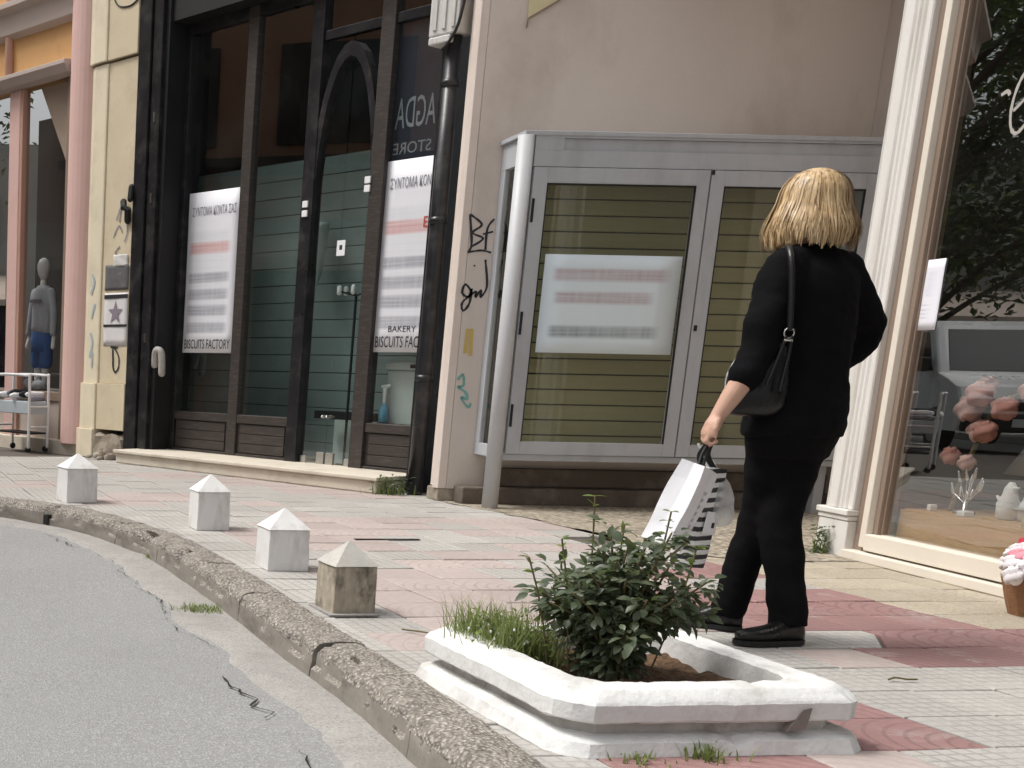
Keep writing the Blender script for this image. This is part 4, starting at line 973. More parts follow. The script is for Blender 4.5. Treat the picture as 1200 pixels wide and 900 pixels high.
# weeds
def weed(label, loc, n, h, sp, seed, leafy=0):
    t = thing('weed', label, 'weed', loc); blades('blades', [(loc[0], loc[1], loc[2], sp)], n, h*.35, h, .004, m_grass if not leafy else m_lfy, t, seed, .9)
    if leafy:
        L = [(Vector(loc)+Vector((rs_.gauss(0, sp), rs_.gauss(0, sp*.7), rs_.uniform(.01, h))), Vector((rs_.gauss(0, 1), rs_.gauss(0, 1), rs_.gauss(.2, .4))).normalized(), Vector((rs_.gauss(0, .3), rs_.gauss(0, .3), 1)).normalized(), rs_.uniform(.03, .055), rs_.uniform(.014, .022), .3) for _ in range(leafy)]
        leaf_field('foliage', L, m_lf, t)
weed('low leafy weed growing against the foot of the black downpipe', tuple(FS(3.38, .25, .0)), 70, .15, .08, 1, 120)
weed('small weed tuft at the foot of the fluted white pilaster', tuple(FR(-.15, .11, .0)), 30, .16, .025, 2, 60)
weed('grass tuft growing in the broken gutter beside the kerb', (.93, 5.62, ZR), 260, .05, .05, 4)
weed('thin grass growing along the front base of the planter', tuple(FU(2.25, 2.90, .0)), 70, .06, .03, 5)
weed('short grass at the left end of the planter base front', tuple(FU(2.05, 2.885, .0)), 45, .035, .04, 6)
weed('tiny moss tuft in the joint of the kerb bend', (.9, 7.15, ZR+.01), 80, .04, .03, 8)
# dry twigs and leaves on the pavement
def litter(label, p, pts, r_):
    bm = bmesh.new(); tube(bm, smooth_pts([Vector(p)+Vector(q) for q in pts], 4), r_, 6); tag(obj('dry_twig', bm, m_stem, smooth=True), label, 'twig')
litter('dry curled twig on the tiles between the weathered bollard and planter', (1.66, 4.60, .008), [(-.1, .08, .004), (-.04, .02, .008), (.02, -.02, .006), (.1, .02, .012), (.16, .0, .006)], .0035)
litter('short dark twig lying on the pale tiles right of the planter', (3.0, 4.05, .006), [(0, 0, 0), (.03, .012, .004), (.06, .0, .002), (.1, .008, 0)], .0035)
rb = None
for i, (a, o_, r_) in enumerate(((-.35, .16, .07), (-.47, .12, .05), (-.24, .14, .06), (-.3, .24, .035), (-.52, .2, .03))):
    bm = bmesh.new(); bmesh.ops.create_icosphere(bm, subdivisions=2, radius=r_)
    for v in bm.verts: v.co += noise.noise_vector(v.co*14+Vector((i*3, 0, 0)))*r_*.6; v.co.z *= .75
    c = FS(a, o_, r_*.5)
    for v in bm.verts: v.co += c
    ob = obj('rubble_stone', bm, m_rubble if i != 1 else m_step); tag(ob, ('largest broken stone at the middle of the pilaster foot', 'pale cream broken stone at the foot of the pilaster', 'broken stone beside the black pier at the pilaster foot', 'small broken stone lying out in front of the pilaster rubble', 'smallest broken stone below the pale pilaster corner')[i], 'stone', 'rubble by the pilaster')

# ---- shoe rack and mannequin of the clothing shop
rk = thing('shoe_rack', 'white metal trolley with shoes in front of the clothing shop window', 'rack', FS(-1.7, .25, 0))
bm = bmesh.new()
for o_ in (.12, .38):
    tube(bm, smooth_pts([FS(-2.02, o_, .06), FS(-2.02, o_, .78), FS(-1.98, o_, .84), FS(-1.42, o_, .84), FS(-1.36, o_, .78), FS(-1.36, o_, .06)], 5), .016, 8)
for a in (-2.02, -1.36):
    for zz in (.28, .5): tube(bm, [FS(a, .12, zz), FS(a, .38, zz)], .012, 8)
obj('tube_frame', bm, mat('white_tube', (.72, .72, .72), .4), rk, smooth=True)
bx('tray', FS, (-2.01, -1.37, .13, .37, .42, .56), mat('tray_grey', (.45, .5, .53), .5, .1), rk, bevel=.01); bx('tray', FS, (-2.01, -1.37, .13, .37, .2, .22), m_blackm, rk)
for a in (-2.00, -1.38):
    for o_ in (.13, .37):
        bm = bmesh.new(); tube(bm, [FS(a-.012, o_, .035), FS(a+.012, o_, .035)], .034, 10, caps=False); obj('castor', bm, m_blackm, rk)
r3 = random.Random(3)
for i in range(9):
    a = -1.95 + .065*i; o_ = r3.uniform(.2, .3); zz = .58 + r3.uniform(0, .07); d = Vector((nv.x, nv.y, 0))*.11 + Vector((dv.x, dv.y, 0))*r3.uniform(-.05, .05)
    bm = bmesh.new(); p = FS(a, o_, zz); tube(bm, [p-d, p, p+d*.6, p+d], [.03, .032, .036, .026], 8)
    ob = obj('shoe', bm, (m_blackm, m_paper, m_inkg)[i % 3], smooth=True); tag(ob, ('black', 'white', 'grey')[i % 3] + ' shoe lying in the tray of the white trolley', 'shoe', 'shoes on the trolley')
mn = thing('mannequin', 'white mannequin in grey sweater and blue shorts in the shop window', 'mannequin', FS(-2.19, -.4, .66))
mc = FS(-2.19, -.4, 0); ax = Vector((dv.x, dv.y, 0)); ay = Vector((nv.x, nv.y, 0)); m_man = mat('mannequin_white', (.72, .72, .7), .35, .03)
def mr(z, rx, ry, dx=0): return ringpts(mc + ax*dx + Vector((0, 0, z)), ax*rx, ay*ry, 14)
bm = bmesh.new(); loft(bm, [mr(1.92, .03, .03), mr(1.98, .055, .065), mr(2.04, .068, .08), mr(2.10, .066, .08), mr(2.15, .045, .055), mr(2.17, .012, .015)]); loft(bm, [mr(1.82, .06, .05), mr(1.88, .035, .035), mr(1.96, .032, .032)])
for sgn in (-1, 1): tube(bm, [mc+ax*sgn*.07+Vector((0, 0, 1.12)), mc+ax*sgn*.075+Vector((0, 0, .9)), mc+ax*sgn*.07+Vector((0, 0, .72))], [.062, .045, .032], 10); tube(bm, [mc+ax*sgn*.07+ay*(-.02)+Vector((0, 0, .69)), mc+ax*sgn*.08+ay*.12+Vector((0, 0, .685))], .03, 8); tube(bm, [mc+ax*sgn*.23+Vector((0, 0, 1.3)), mc+ax*sgn*.25+ay*.03+Vector((0, 0, 1.16))], .027, 8)
obj('body', bm, m_man, mn, smooth=True)
m_sw = mat('grey_sweater', (.4, .43, .47), .9, .1, 12, .3, 120)
bm = bmesh.new(); loft(bm, [mr(1.32, .165, .11), mr(1.4, .16, .11), mr(1.55, .155, .11), mr(1.7, .17, .11), mr(1.8, .16, .09), mr(1.86, .07, .06)])
for sgn in (-1, 1): tube(bm, [mc+ax*sgn*.15+Vector((0, 0, 1.78)), mc+ax*sgn*.21+Vector((0, 0, 1.55)), mc+ax*sgn*.235+ay*.02+Vector((0, 0, 1.32))], [.055, .05, .042], 10)
obj('sweater', bm, m_sw, mn, smooth=True)
bx('sweater_stripe', lambda a, o_, z: mc + ax*a + ay*o_ + Vector((0, 0, z)), (-.12, .12, .108, .115, 1.66, 1.70), m_inkg, mn)
bm = bmesh.new(); loft(bm, [mr(1.33, .16, .112), mr(1.2, .16, .115), mr(1.1, .155, .11)]); [tube(bm, [mc+ax*sgn*.075+Vector((0, 0, 1.2)), mc+ax*sgn*.08+Vector((0, 0, .98))], [.082, .085], 10) for sgn in (-1, 1)]
obj('shorts', bm, mat('blue_denim', (.04, .12, .32), .85, .15, 10), mn, smooth=True)
for i in range(5):
    bm = bmesh.new(); bmesh.ops.create_icosphere(bm, subdivisions=2, radius=.07+.03*r3.random())
    c = FS(-1.98-.1*i, -.22-.06*(i % 2), .72)
    for v in bm.verts: v.co.z *= .7; v.co += noise.noise_vector(v.co*18)*.02 + c
    tag(obj('folded_garment', bm, m_paper if i % 2 else m_sw, smooth=True), ('crumpled grey garment', 'crumpled white garment')[i % 2] + ' on the window floor by the mannequin feet', 'garment', 'garments by the mannequin')

# ---- things in the gift shop window
def turned(name, label, cat, t_, o_, prof, m, group=None, n=16, parts=None):
    loc = FR(t_, o_, .306); th_ = thing(name, label, cat, loc, group)
    bm = bmesh.new(); loft(bm, [ringpts(loc+Vector((0, 0, z)), Vector((r_, 0, 0)), Vector((0, r_, 0)), n) for z, r_ in prof]); obj('body', bm, m, th_, smooth=True)
    return th_, loc
m_silver = mat('silvered', (.75, .75, .73), .22, .05, 6, 0, metal=.9); m_cer = mat('white_ceramic', (.7, .72, .72), .3, .04); m_pinkf = mat('dusty_pink_petal', (.5, .24, .2), .7, .2, 20); m_pinkl = mat('pale_pink_petal', (.62, .4, .35), .7, .15, 20)
t1, l1 = turned('leaf_ornament', 'silver ornament of upright leaves standing on the window deck', 'ornament', .42, -.26, [(0, .05), (.012, .05), (.02, .012), (.1, .009), (.12, .006)], m_silver)
for k in range(9):
    a = k*2.4; hgt = .08 + .13*((k*37) % 10)/10; r_ = .04+.06*((k*53) % 10)/10; p = l1 + Vector((math.cos(a)*r_*.4, math.sin(a)*r_, hgt))
    bm = bmesh.new(); tube(bm, [l1+Vector((0, 0, .05)), p], .003, 5); tube(bm, [p, p+Vector((math.cos(a)*.012, math.sin(a)*.015, .045))], [.010, .006], 6); obj('leaf', bm, m_silver, t1, smooth=True)
for (tt, oo, hh, lab) in ((.66, -.3, .16, 'small white ceramic bird figurine beside the silver leaf ornament'), (.72, -.36, .13, 'plump white ceramic bird figurine on the small raised stand')):
    t2, l2 = turned('bird_figurine', lab, 'figurine', tt, oo, [(0, .03), (.01, .045), (hh*.5, .05), (hh*.8, .032), (hh, .028), (hh+.03, .012)], m_cer, 'bird figurines')
    bm = bmesh.new(); tube(bm, [l2+Vector((0, -.02, hh)), l2+Vector((0, -.05, hh+.005))], [.014, .004], 6); tube(bm, [l2+Vector((0, .03, hh*.5)), l2+Vector((0, .08, hh*.7))], [.02, .006], 6); obj('beak_and_tail', bm, m_cer, t2, smooth=True)
tb, lbx = turned('glass_stand', 'low white rimmed cake stand on the window deck', 'stand', .70, -.45, [(0, .06), (.01, .06), (.02, .02), (.05, .02), (.055, .16), (.07, .16)], mat('stand_grey', (.4, .4, .39), .3))
for (tt, oo, s_, lab) in ((1.02, -.24, 1.0, 'white ceramic jug with handle near the flower basket'), (1.13, -.33, 1.15, 'tall white ceramic jug behind the other jug'), (1.3, -.25, .9, 'squat white ceramic jug at the far end of the deck')):
    t2, l2 = turned('ceramic_jug', lab, 'jug', tt, oo, [(0, .03*s_), (.01, .035*s_), (.05*s_, .062*s_), (.1*s_, .07*s_), (.15*s_, .055*s_), (.19*s_, .034*s_), (.23*s_, .045*s_)], m_cer, 'ceramic jugs')
    bm = bmesh.new(); tube(bm, smooth_pts([l2+Vector((.0, -.05*s_, .19*s_)), l2+Vector((0, -.1*s_, .17*s_)), l2+Vector((0, -.1*s_, .1*s_)), l2+Vector((0, -.062*s_, .06*s_))], 5), .009, 8); obj('handle', bm, m_cer, t2, smooth=True)
tl_, ll = turned('table_lamp', 'small grey table lamp standing behind the ornaments in the window', 'lamp', .28, -.7, [(0, .06), (.015, .06), (.03, .015), (.2, .012), (.22, .012)], m_deck)
bm = bmesh.new(); loft(bm, [ringpts(ll+Vector((0, 0, z)), Vector((r_, 0, 0)), Vector((0, r_, 0)), 20) for z, r_ in ((.2, .14), (.34, .07))]); obj('lamp_shade', bm, mat('linen_shade', (.36, .35, .32), .8), tl_, smooth=True)
tc_, lc = turned('candle_holder', 'tall grey candle holder with square cup in the window', 'candle holder', .72, -.62, [(0, .05), (.01, .05), (.02, .015), (.3, .012)], m_deck)
bx('cup', FR, (.66, .78, -.68, -.56, .60, .70), mat('stand_grey', (.4, .4, .39)), tc_, bevel=.01)
bxx = bx('white_tealight', FR, (.52, .58, -.2, -.15, .306, .335), m_cer, bevel=.006); tag(bxx, 'white square tealight box at the front of the window deck', 'candle')
bxx = bx('white_tealight', FR, (.28, .31, -.2, -.16, .306, .34), m_cer, bevel=.006); tag(bxx, 'tiny white tealight beside the window frame', 'candle')
bxx = bx('beaded_basket', FR, (.96, 1.16, -.2, -.145, .306, .36), mat('basket_gilt', (.42, .34, .2), .5, .4, 40), bevel=.01); tag(bxx, 'low gilt beaded tray in front of the white jugs', 'tray')
# dried pink roses hanging in the window
def rose(bm, c, r_, rr3):
    """a rose head: ball cut by spiralling petal edges"""
    rings = []; ph = random.random()*6
    for i in range(1, 15):
        th_ = math.pi*i/15; ring = []
        for j in range(26):
            a = 2*math.pi*j/26; sp = (a*2.5 + th_*5 + ph) % (2*math.pi)/(2*math.pi); k = r_*(.72 + .30*sp)*(1 + .05*math.sin(3*a+ph))
            ring.append(c + Vector((math.cos(a)*math.sin(th_)*k, math.sin(a)*math.sin(th_)*k, math.cos(th_)*k)))
        rings.append(ring)
    loft(bm, rings)
gar = thing('rose_garland', 'hanging spray of large dusty pink fabric roses inside the window', 'flowers', FR(.4, -.35, .6))
for i, (a, o_, z, r_) in enumerate(((.30, -.28, .85, .075), (.40, -.25, .93, .07), (.52, -.3, .86, .065), (.34, -.33, .74, .07), (.47, -.26, .74, .06), (.26, -.25, .60, .05), (.36, -.27, .57, .045), (.62, -.34, .95, .06), (.3, -.35, .97, .055))):
    bm = bmesh.new(); rose(bm, FR(a, o_, z), r_, None); ob = obj('rose', bm, m_pinkl if i % 3 == 0 else m_pinkf, gar, smooth=True)
bm = bmesh.new(); tube(bm, smooth_pts([FR(.26, -.3, .306), FR(.3, -.33, .6), FR(.4, -.34, .85), FR(.6, -.38, .97)], 6), .012, 8); obj('stem', bm, m_stem, gar)
for i, (a, z, w_, m) in enumerate(((1.0, .95, .3, m_cer), (1.0, .78, .2, m_silver))):
    ob = bx('hanging_tray', FR, (a, a+w_, -.5, -.3, z, z+.015), m, bevel=.005); tag(ob, ('white oval tray on the glass shelf above the jugs', 'silver tray hanging under the white tray')[i], 'tray')

# ---- flower basket on the pavement
fb = thing('flower_basket', 'wicker basket of pink, red and white artificial flowers by the shop base', 'basket', (4.50, 5.28, 0))
bc = Vector((4.50, 5.28, 0)); bm = bmesh.new(); rings = []
for z, r_ in ((.0, .09), (.03, .10), (.08, .115), (.13, .128), (.17, .14), (.18, .135)):
    rings.append([bc + Vector((math.cos(2*math.pi*i/28)*(r_+.006*(i % 2)), math.sin(2*math.pi*i/28)*(r_+.006*(i % 2)), z)) for i in range(28)])
loft(bm, rings); obj('wicker_body', bm, mat('wicker', (.28, .14, .07), .7, .3, 30, .6, 80, stretch=(1, 1, 6)), fb)
fm = [mat('petal_pink', (.75, .3, .36), .7, .15, 30), mat('petal_red', (.5, .03, .06), .7, .15, 30), mat('petal_white', (.8, .76, .77), .7, .06, 30)]
r4 = random.Random(9)
for i in range(52):
    a = r4.uniform(0, 6.28); q = math.sqrt(r4.random())*.17; c = bc + Vector((math.cos(a)*q, math.sin(a)*q, .19 + .13*(1-(q/.18)**2) + r4.uniform(-.03, .03)))
    bm = bmesh.new(); rose(bm, c, r4.uniform(.028, .045), None); obj('flower', bm, fm[i % 3 if math.cos(a) > -.3 else (2 if i % 2 else i % 3)], fb, smooth=True)

# ================================================================== THE WALKING PERSON
wm = thing('person', 'person with blond bob, black jumper and trousers, walking past the planter with bags', 'person', (2.97, 4.72, 0))
lat = Vector((.89, .45, 0)).normalized(); fwd = Vector((-.45, .89, 0)).normalized()
def rg(c, hw, hd, n=20, p=2.2, l=lat, f_=fwd): return ringpts(c, l*hw, f_*hd, n, p)
SH_L, EL_L, CU_L, WR_L = Vector((2.80, 4.655, 1.375)), Vector((2.735, 4.60, 1.12)), Vector((2.69, 4.585, .995)), Vector((2.613, 4.59, .852))
SH_R, EL_R, CU_R, WR_R = Vector((3.155, 4.83, 1.375)), Vector((3.335, 4.90, 1.165)), Vector((3.25, 4.99, 1.03)), Vector((3.17, 5.02, .97))
HP_L, KN_L, AN_L = Vector((2.905, 4.70, .86)), Vector((2.945, 4.79, .48)), Vector((2.905, 4.855, .09))
HP_R, KN_R, AN_R = Vector((3.05, 4.775, .86)), Vector((2.965, 4.705, .48)), Vector((3.0, 4.605, .06))
face = Vector((.78, .62, 0)).normalized(); fl_ = Vector((face.y, -face.x, 0)); HC = Vector((2.962, 4.765, 1.595))
# body: one continuous skin
bm = bmesh.new()
loft(bm, [rg(Vector((2.985, 4.74, z)), a*.88, b*.86, p=2) for z, a, b in ((.80, .15, .11), (.9, .19, .13), (1.0, .165, .115), (1.12, .165, .115), (1.25, .175, .115), (1.36, .17, .1), (1.42, .10, .075), (1.46, .05, .055))])
tube(bm, [Vector((2.98, 4.745, 1.38)), Vector((2.975, 4.755, 1.47)), Vector((2.965, 4.765, 1.56))], [.058, .05, .05], 14)
loft(bm, [ringpts(HC + Vector((0, 0, z)) + face*sft, fl_*a, face*b, 20) for z, a, b, sft in ((-.125, .02, .02, .05), (-.115, .035, .04, .045), (-.085, .052, .07, .02), (-.04, .066, .088, .005), (.0, .072, .094, 0), (.05, .074, .096, -.004), (.09, .062, .082, -.006), (.115, .038, .05, -.008), (.125, .01, .012, -.008))])
tube(bm, [HC + face*.088 + Vector((0, 0, .012)), HC + face*.103 + Vector((0, 0, -.02)), HC + face*.098 + Vector((0, 0, -.03))], [.009, .012, .011], 8)      # nose
tube(bm, [HC + face*.082 + fl_*.02 + Vector((0, 0, -.066)), HC + face*.088 + Vector((0, 0, -.064)), HC + face*.082 - fl_*.02 + Vector((0, 0, -.066))], .008, 8)    # lips
for sg in (-1, 1): tube(bm, [HC + fl_*sg*.073 + Vector((0, 0, -.025)), HC + fl_*sg*.08 - face*.008 + Vector((0, 0, .012))], [.009, .014], 8); tube(bm, [HC + face*.079 + fl_*sg*.015 + Vector((0, 0, .03)), HC + face*.07 + fl_*sg*.048 + Vector((0, 0, .028))], .009, 8)
tube(bm, [SH_L, EL_L, CU_L, CU_L.lerp(WR_L, .5), WR_L], [.045, .04, .041, .036, .0265], 14); tube(bm, [SH_R, EL_R, CU_R, WR_R], [.045, .04, .038, .027], 14)
for h, k, a in ((HP_L, KN_L, AN_L), (HP_R, KN_R, AN_R)): tube(bm, [h, k, a], [.085, .05, .036], 14)
# hands: palm, four fingers closed round the bag handles, thumb
def hand(wr, kn, across, curl, thumb_dir):
    tube(bm, [wr, wr.lerp(kn, .55)+across*.006, kn], [.025, .029, .024], 12); tube(bm, [wr.lerp(kn, .45)+across*.02, kn+across*.018], [.02, .02], 10); tube(bm, [wr.lerp(kn, .45)-across*.02, kn-across*.018], [.02, .02], 10)
    ax_ = (kn-wr).normalized()
    for i, (off, ln) in enumerate(((.030, .92), (.0105, 1.0), (-.0095, .95), (-.028, .78))):
        p0 = kn + across*off; p1 = p0 + (ax_*.034 + curl*.004)*ln; p2 = p1 + (ax_*.012 + curl*.024)*ln; p3 = p2 + (-ax_*.016 + curl*.012)*ln
        tube(bm, [p0, p1, p2, p3], [.0098, .0092, .0085, .0078], 8)
    t0 = wr.lerp(kn, .3) + across*.03; t1 = t0 + ax_*.03 + across*.012 + curl*.006; t2 = t1 + ax_*.026 - across*.004 + curl*.014; tube(bm, [t0, t1, t2], [.0135, .011, .009], 8)
KNL = Vector((2.585, 4.592, .79))
hand(WR_L, KNL, Vector((-.25, -.97, 0)), Vector((.93, -.2, -.1)), None)
hand(WR_R, WR_R + Vector((-.06, .02, -.035)), Vector((.2, .95, .1)), Vector((-.1, -.6, -.5)), None)
body = obj('body', bm, m_skin, wm); remesh(body, .0052, 3)
# jumper
bm = bmesh.new()
loft(bm, [rg(Vector((cx, cy, z)), a, b) for z, a, b, cx, cy in ((.775, .205, .142, 2.985, 4.735), (.82, .21, .15, 2.985, 4.735), (.9, .202, .145, 2.988, 4.738), (1.0, .186, .132, 2.99, 4.74), (1.1, .186, .13, 2.988, 4.74), (1.2, .196, .132, 2.985, 4.74), (1.3, .204, .13, 2.982, 4.742), (1.37, .195, .115, 2.978, 4.745), (1.415, .15, .09, 2.976, 4.748), (1.445, .09, .075, 2.975, 4.75), (1.475, .068, .07, 2.972, 4.755))])
tube(bm, [SH_L+Vector((.03, .015, .012)), SH_L+Vector((-.01, -.01, -.06)), EL_L+Vector((.004, .004, .04)), EL_L+Vector((.002, 0, -.03)), CU_L], [.074, .071, .064, .062, .06], 16)
tube(bm, [SH_R+Vector((-.03, -.015, .012)), SH_R+Vector((.035, .012, -.06)), EL_R+Vector((-.01, 0, .03)), EL_R+Vector((-.012, .01, -.02)), CU_R], [.078, .072, .062, .06, .05], 16)
tube(bm, [SH_L+Vector((.06, .03, .03)), SH_R+Vector((-.06, -.03, .03))], .062, 12)
jumper = obj('jumper', bm, m_fabric, wm); remesh(jumper, .011, 5)
def folds(o, amp, zs, seed):
    for v in o.data.vertices:
        w = v.co; n_ = noise.noise(Vector((w.x*9+seed, w.y*9, w.z*zs))) + .5*noise.noise(Vector((w.x*21+seed, w.y*21, w.z*zs*2.1+w.x*20)))
        v.co += v.normal*amp*n_
folds(jumper, .008, 16, 0)
# trousers
bm = bmesh.new()
loft(bm, [rg(Vector((2.985, 4.737, z)), a, b) for z, a, b in ((.70, .165, .11), (.76, .19, .13), (.84, .205, .146), (.92, .19, .135), (.98, .17, .12))])
tube(bm, [HP_L+Vector((0, 0, .02)), HP_L.lerp(KN_L, .4), KN_L, KN_L.lerp(AN_L, .5), AN_L+Vector((0, 0, -.03))], [.112, .092, .070, .064, .063], 16, caps=False)
tube(bm, [HP_R+Vector((0, 0, .02)), HP_R.lerp(KN_R, .4), KN_R, KN_R.lerp(AN_R, .5), AN_R+Vector((0, 0, .0))], [.112, .096, .076, .068, .066], 16, caps=False)
tr_ = obj('trousers', bm, m_trous, wm); remesh(tr_, .011, 5); folds(tr_, .007, 14, 5)
# shoes
def shoe(heel, direc, up_=.0):
    d = direc.normalized(); sd = Vector((d.y, -d.x, 0)); bm = bmesh.new(); rings = []
    for f, hw, hh in ((-.02, .012, .045), (0, .028, .075), (.04, .034, .085), (.09, .036, .075), (.13, .041, .055), (.18, .043, .046), (.22, .036, .040), (.245, .022, .034), (.253, .008, .025)):
        c = heel + d*f; ring = []
        for i in range(16):
            t = 2*math.pi*i/16; x = math.cos(t)*hw; z = .022 + (math.sin(t)*.5+.5)*hh if math.sin(t) > -.2 else .018
            ring.append(c + sd*x + Vector((0, 0, z+up_)))
        rings.append(ring)
    loft(bm, rings); s_ = obj('shoe', bm, m_leather, wm, smooth=True)
    bm = bmesh.new(); out = [(-.022, .014), (0, .032), (.05, .038), (.09, .038), (.14, .045), (.19, .047), (.225, .04), (.25, .024), (.26, .006)]
    pts = [heel + d*f + sd*w for f, w in out] + [heel + d*f - sd*w for f, w in out[::-1]]
    prism(bm, [p + Vector((0, 0, .004+up_)) for p in pts], [p + Vector((0, 0, .022+up_)) for p in pts]); obj('sole', bm, m_blackm, s_)
    bm = bmesh.new(); tube(bm, [heel + d*.02 + Vector((0, 0, .06+up_)), AN_L.lerp(AN_L, 0)*0 + heel + d*.03 + Vector((0, 0, .12+up_))], [.034, .036], 12); obj('ankle_cuff', bm, m_leather, s_, smooth=True)
    return s_
shoe(Vector((3.035, 4.60, 0)), Vector((-.96, -.12, 0))); shoe(Vector((2.935, 4.83, .0)), Vector((-.72, .5, 0)))
# hair: dark under-layer plus many fine locks hanging from the crown
t = NT('blond_hair'); geo = t.n('ShaderNodeNewGeometry'); tc = t.n('ShaderNodeTexCoord')
mp_ = t.n('ShaderNodeMapping'); mp_.inputs['Scale'].default_value = (40, 40, 4); t.l(tc.outputs['Object'], mp_.inputs[0])
cr = t.n('ShaderNodeValToRGB'); t.l(t.math('ADD', t.math('MULTIPLY', geo.outputs['Random Per Island'], .5), t.math('MULTIPLY', t.ramp(t.noise(mp_.outputs[0], 1.3, 3), .36, .64), .5)), cr.inputs[0])
e = cr.color_ramp.elements; e[0].position = .05; e[0].color = (.15, .09, .045, 1); e[1].position = .95; e[1].color = (.74, .57, .37, 1)
for ps, cc in ((.25, (.37, .24, .115, 1)), (.5, (.55, .38, .2, 1)), (.75, (.65, .48, .28, 1))): k = e.new(ps); k.color = cc
t.l(cr.outputs[0], t.p.inputs['Base Color']); t.p.inputs['Roughness'].default_value = .42; t.p.inputs['Specular IOR Level'].default_value = .5; m_hair = t.m
HX, HY = 2.958, 4.765; fang = math.atan2(face.y, face.x); rh = random.Random(21)
def hair_pt(phi, f, k, length):
    if f < .5: th_ = f/.5*math.pi/2; r_ = .118*math.sin(th_)**.9; z = 1.632 + .112*math.cos(th_)
    else: g_ = (f-.5)/.5; r_ = .118 + .052*g_**1.1 - .018*max(0, g_-.8)/.2; z = 1.632 - length*g_
    r_ *= k; a = phi
    dphi = (phi-fang+math.pi) % (2*math.pi) - math.pi
    if abs(dphi) < 1.2 and f > .35: r_ *= 1 - .12*(1.2-abs(dphi))
    return Vector((HX + math.cos(a)*r_ + .01*(f > .5)*(f-.5), HY + math.sin(a)*r_*.88, z))
V, Fc = [], []; locks = [(rh.uniform(-math.pi, math.pi), rh.gauss(0, .022), rh.gauss(0, .014), rh.uniform(-.16, .16)) for _ in range(150)]
for i in range(6500):
    lk = locks[i % 150]; phi0 = lk[0]; spr = rh.gauss(0, .085); phi = phi0 + spr; dphi = (phi-fang+math.pi) % (2*math.pi) - math.pi
    if abs(dphi) < .62: continue
    kk = rh.uniform(.9, 1.01) + lk[1]; ln = rh.uniform(.125, .165) + lk[2] - abs(spr)*.08; clump = noise.noise(Vector((math.cos(phi)*3.2, math.sin(phi)*3.2, 1)))
    ln += clump*.02; w = rh.uniform(.0011, .0036); wav = rh.uniform(-.05, .05); ph = rh.uniform(0, 6.28); n0 = len(V); NS = 9; f0 = rh.uniform(.02, .3)
    for q in range(NS+1):
        f = f0 + (1-f0)*q/NS; ph2 = phi + wav*math.sin(f*5+ph)*f*.6 + clump*.1*f + lk[3]*f*f - spr*.55*f*f
        p = hair_pt(ph2, f, kk + .025*math.sin(f*7+ph)*f + clump*.05*f, ln); tng = Vector((-math.sin(ph2), math.cos(ph2), 0))
        ww = w*(1-.75*max(0, (q/NS-.7)/.3)); V += [(p - tng*ww)[:], (p + tng*ww)[:]]
    for q in range(NS): Fc.append((n0+q*2, n0+q*2+1, n0+q*2+3, n0+q*2+2))
me = bpy.data.meshes.new('hair'); me.from_pydata(V, [], Fc); hair = link('hair', me, m_hair, wm, smooth=True)
bm = bmesh.new(); NR = 26; rings = []
for q in range(9):
    f = .04 + .9*q/8; r_ = []
    for i in range(NR+1):
        phi = fang + .6 + (2*math.pi-1.2)*i/NR; r_.append(hair_pt(phi, f, .85, .12))
    rings.append([bm.verts.new(p) for p in r_])
for a, b in zip(rings, rings[1:]):
    for i in range(NR): bm.faces.new((a[i], a[i+1], b[i+1], b[i]))
obj('hair_underlayer', bm, mat('hair_under', (.2, .125, .06), .6, .2, 30), wm, smooth=True)
bm = bmesh.new(); tube(bm, [Vector((3.10, 4.725, 1.115)), Vector((3.094, 4.725, 1.085))], .005, 6); obj('zip_pull', bm, m_steel, wm)

# ---- handbag on the shoulder
hb = thing('handbag', 'soft black leather handbag hanging from the shoulder under the arm', 'handbag', (2.80, 4.63, .84))
bm = bmesh.new(); hc = Vector((2.765, 4.632, 0))
loft(bm, [ringpts(hc + Vector((sx, 0, z)), Vector((a, -.02, 0)), Vector((.01, b, 0)), 18, 2.4) for z, a, b, sx in ((.852, .05, .02, -.012), (.862, .085, .04, -.012), (.89, .105, .052, -.01), (.94, .108, .05, -.004), (1.0, .095, .04, .006), (1.06, .075, .028, .014), (1.10, .058, .016, .02), (1.115, .045, .008, .022))])
ob = obj('bag_body', bm, m_leather, hb, smooth=True)
ring_p = Vector((2.80, 4.545, 1.165))
bm = bmesh.new(); tube(bm, smooth_pts([Vector((2.845, 4.70, 1.455)), Vector((2.80, 4.62, 1.452)), Vector((2.785, 4.568, 1.40)), Vector((2.792, 4.55, 1.28)), ring_p], 6), [.011]*25, 8); obj('strap', bm, m_leather, hb, smooth=True)
bm = bmesh.new(); tube(bm, [ring_p + Vector((.018*math.cos(k), 0, .018*math.sin(k)-.015)) for k in [i*math.pi/6 for i in range(13)]], .0035, 6); tube(bm, [ring_p + Vector((-.012, -.003, -.04)), ring_p+Vector((.012, -.003, -.04))], .005, 6); obj('buckle', bm, m_steel, hb, smooth=True)
bm = bmesh.new(); tube(bm, smooth_pts([ring_p+Vector((-.01, 0, -.03)), Vector((2.775, 4.548, 1.06)), Vector((2.75, 4.55, .97))], 5), .007, 8); tube(bm, smooth_pts([ring_p+Vector((.012, 0, -.03)), Vector((2.812, 4.55, 1.06)), Vector((2.80, 4.55, .95))], 5), .007, 8); obj('side_strap', bm, m_leather, hb, smooth=True)
bm = bmesh.new(); tube(bm, smooth_pts([Vector((2.70, 4.66, 1.07)), Vector((2.668, 4.66, 1.0)), Vector((2.66, 4.65, .94))], 5), .006, 8); obj('piping', bm, m_steel, hb, smooth=True)
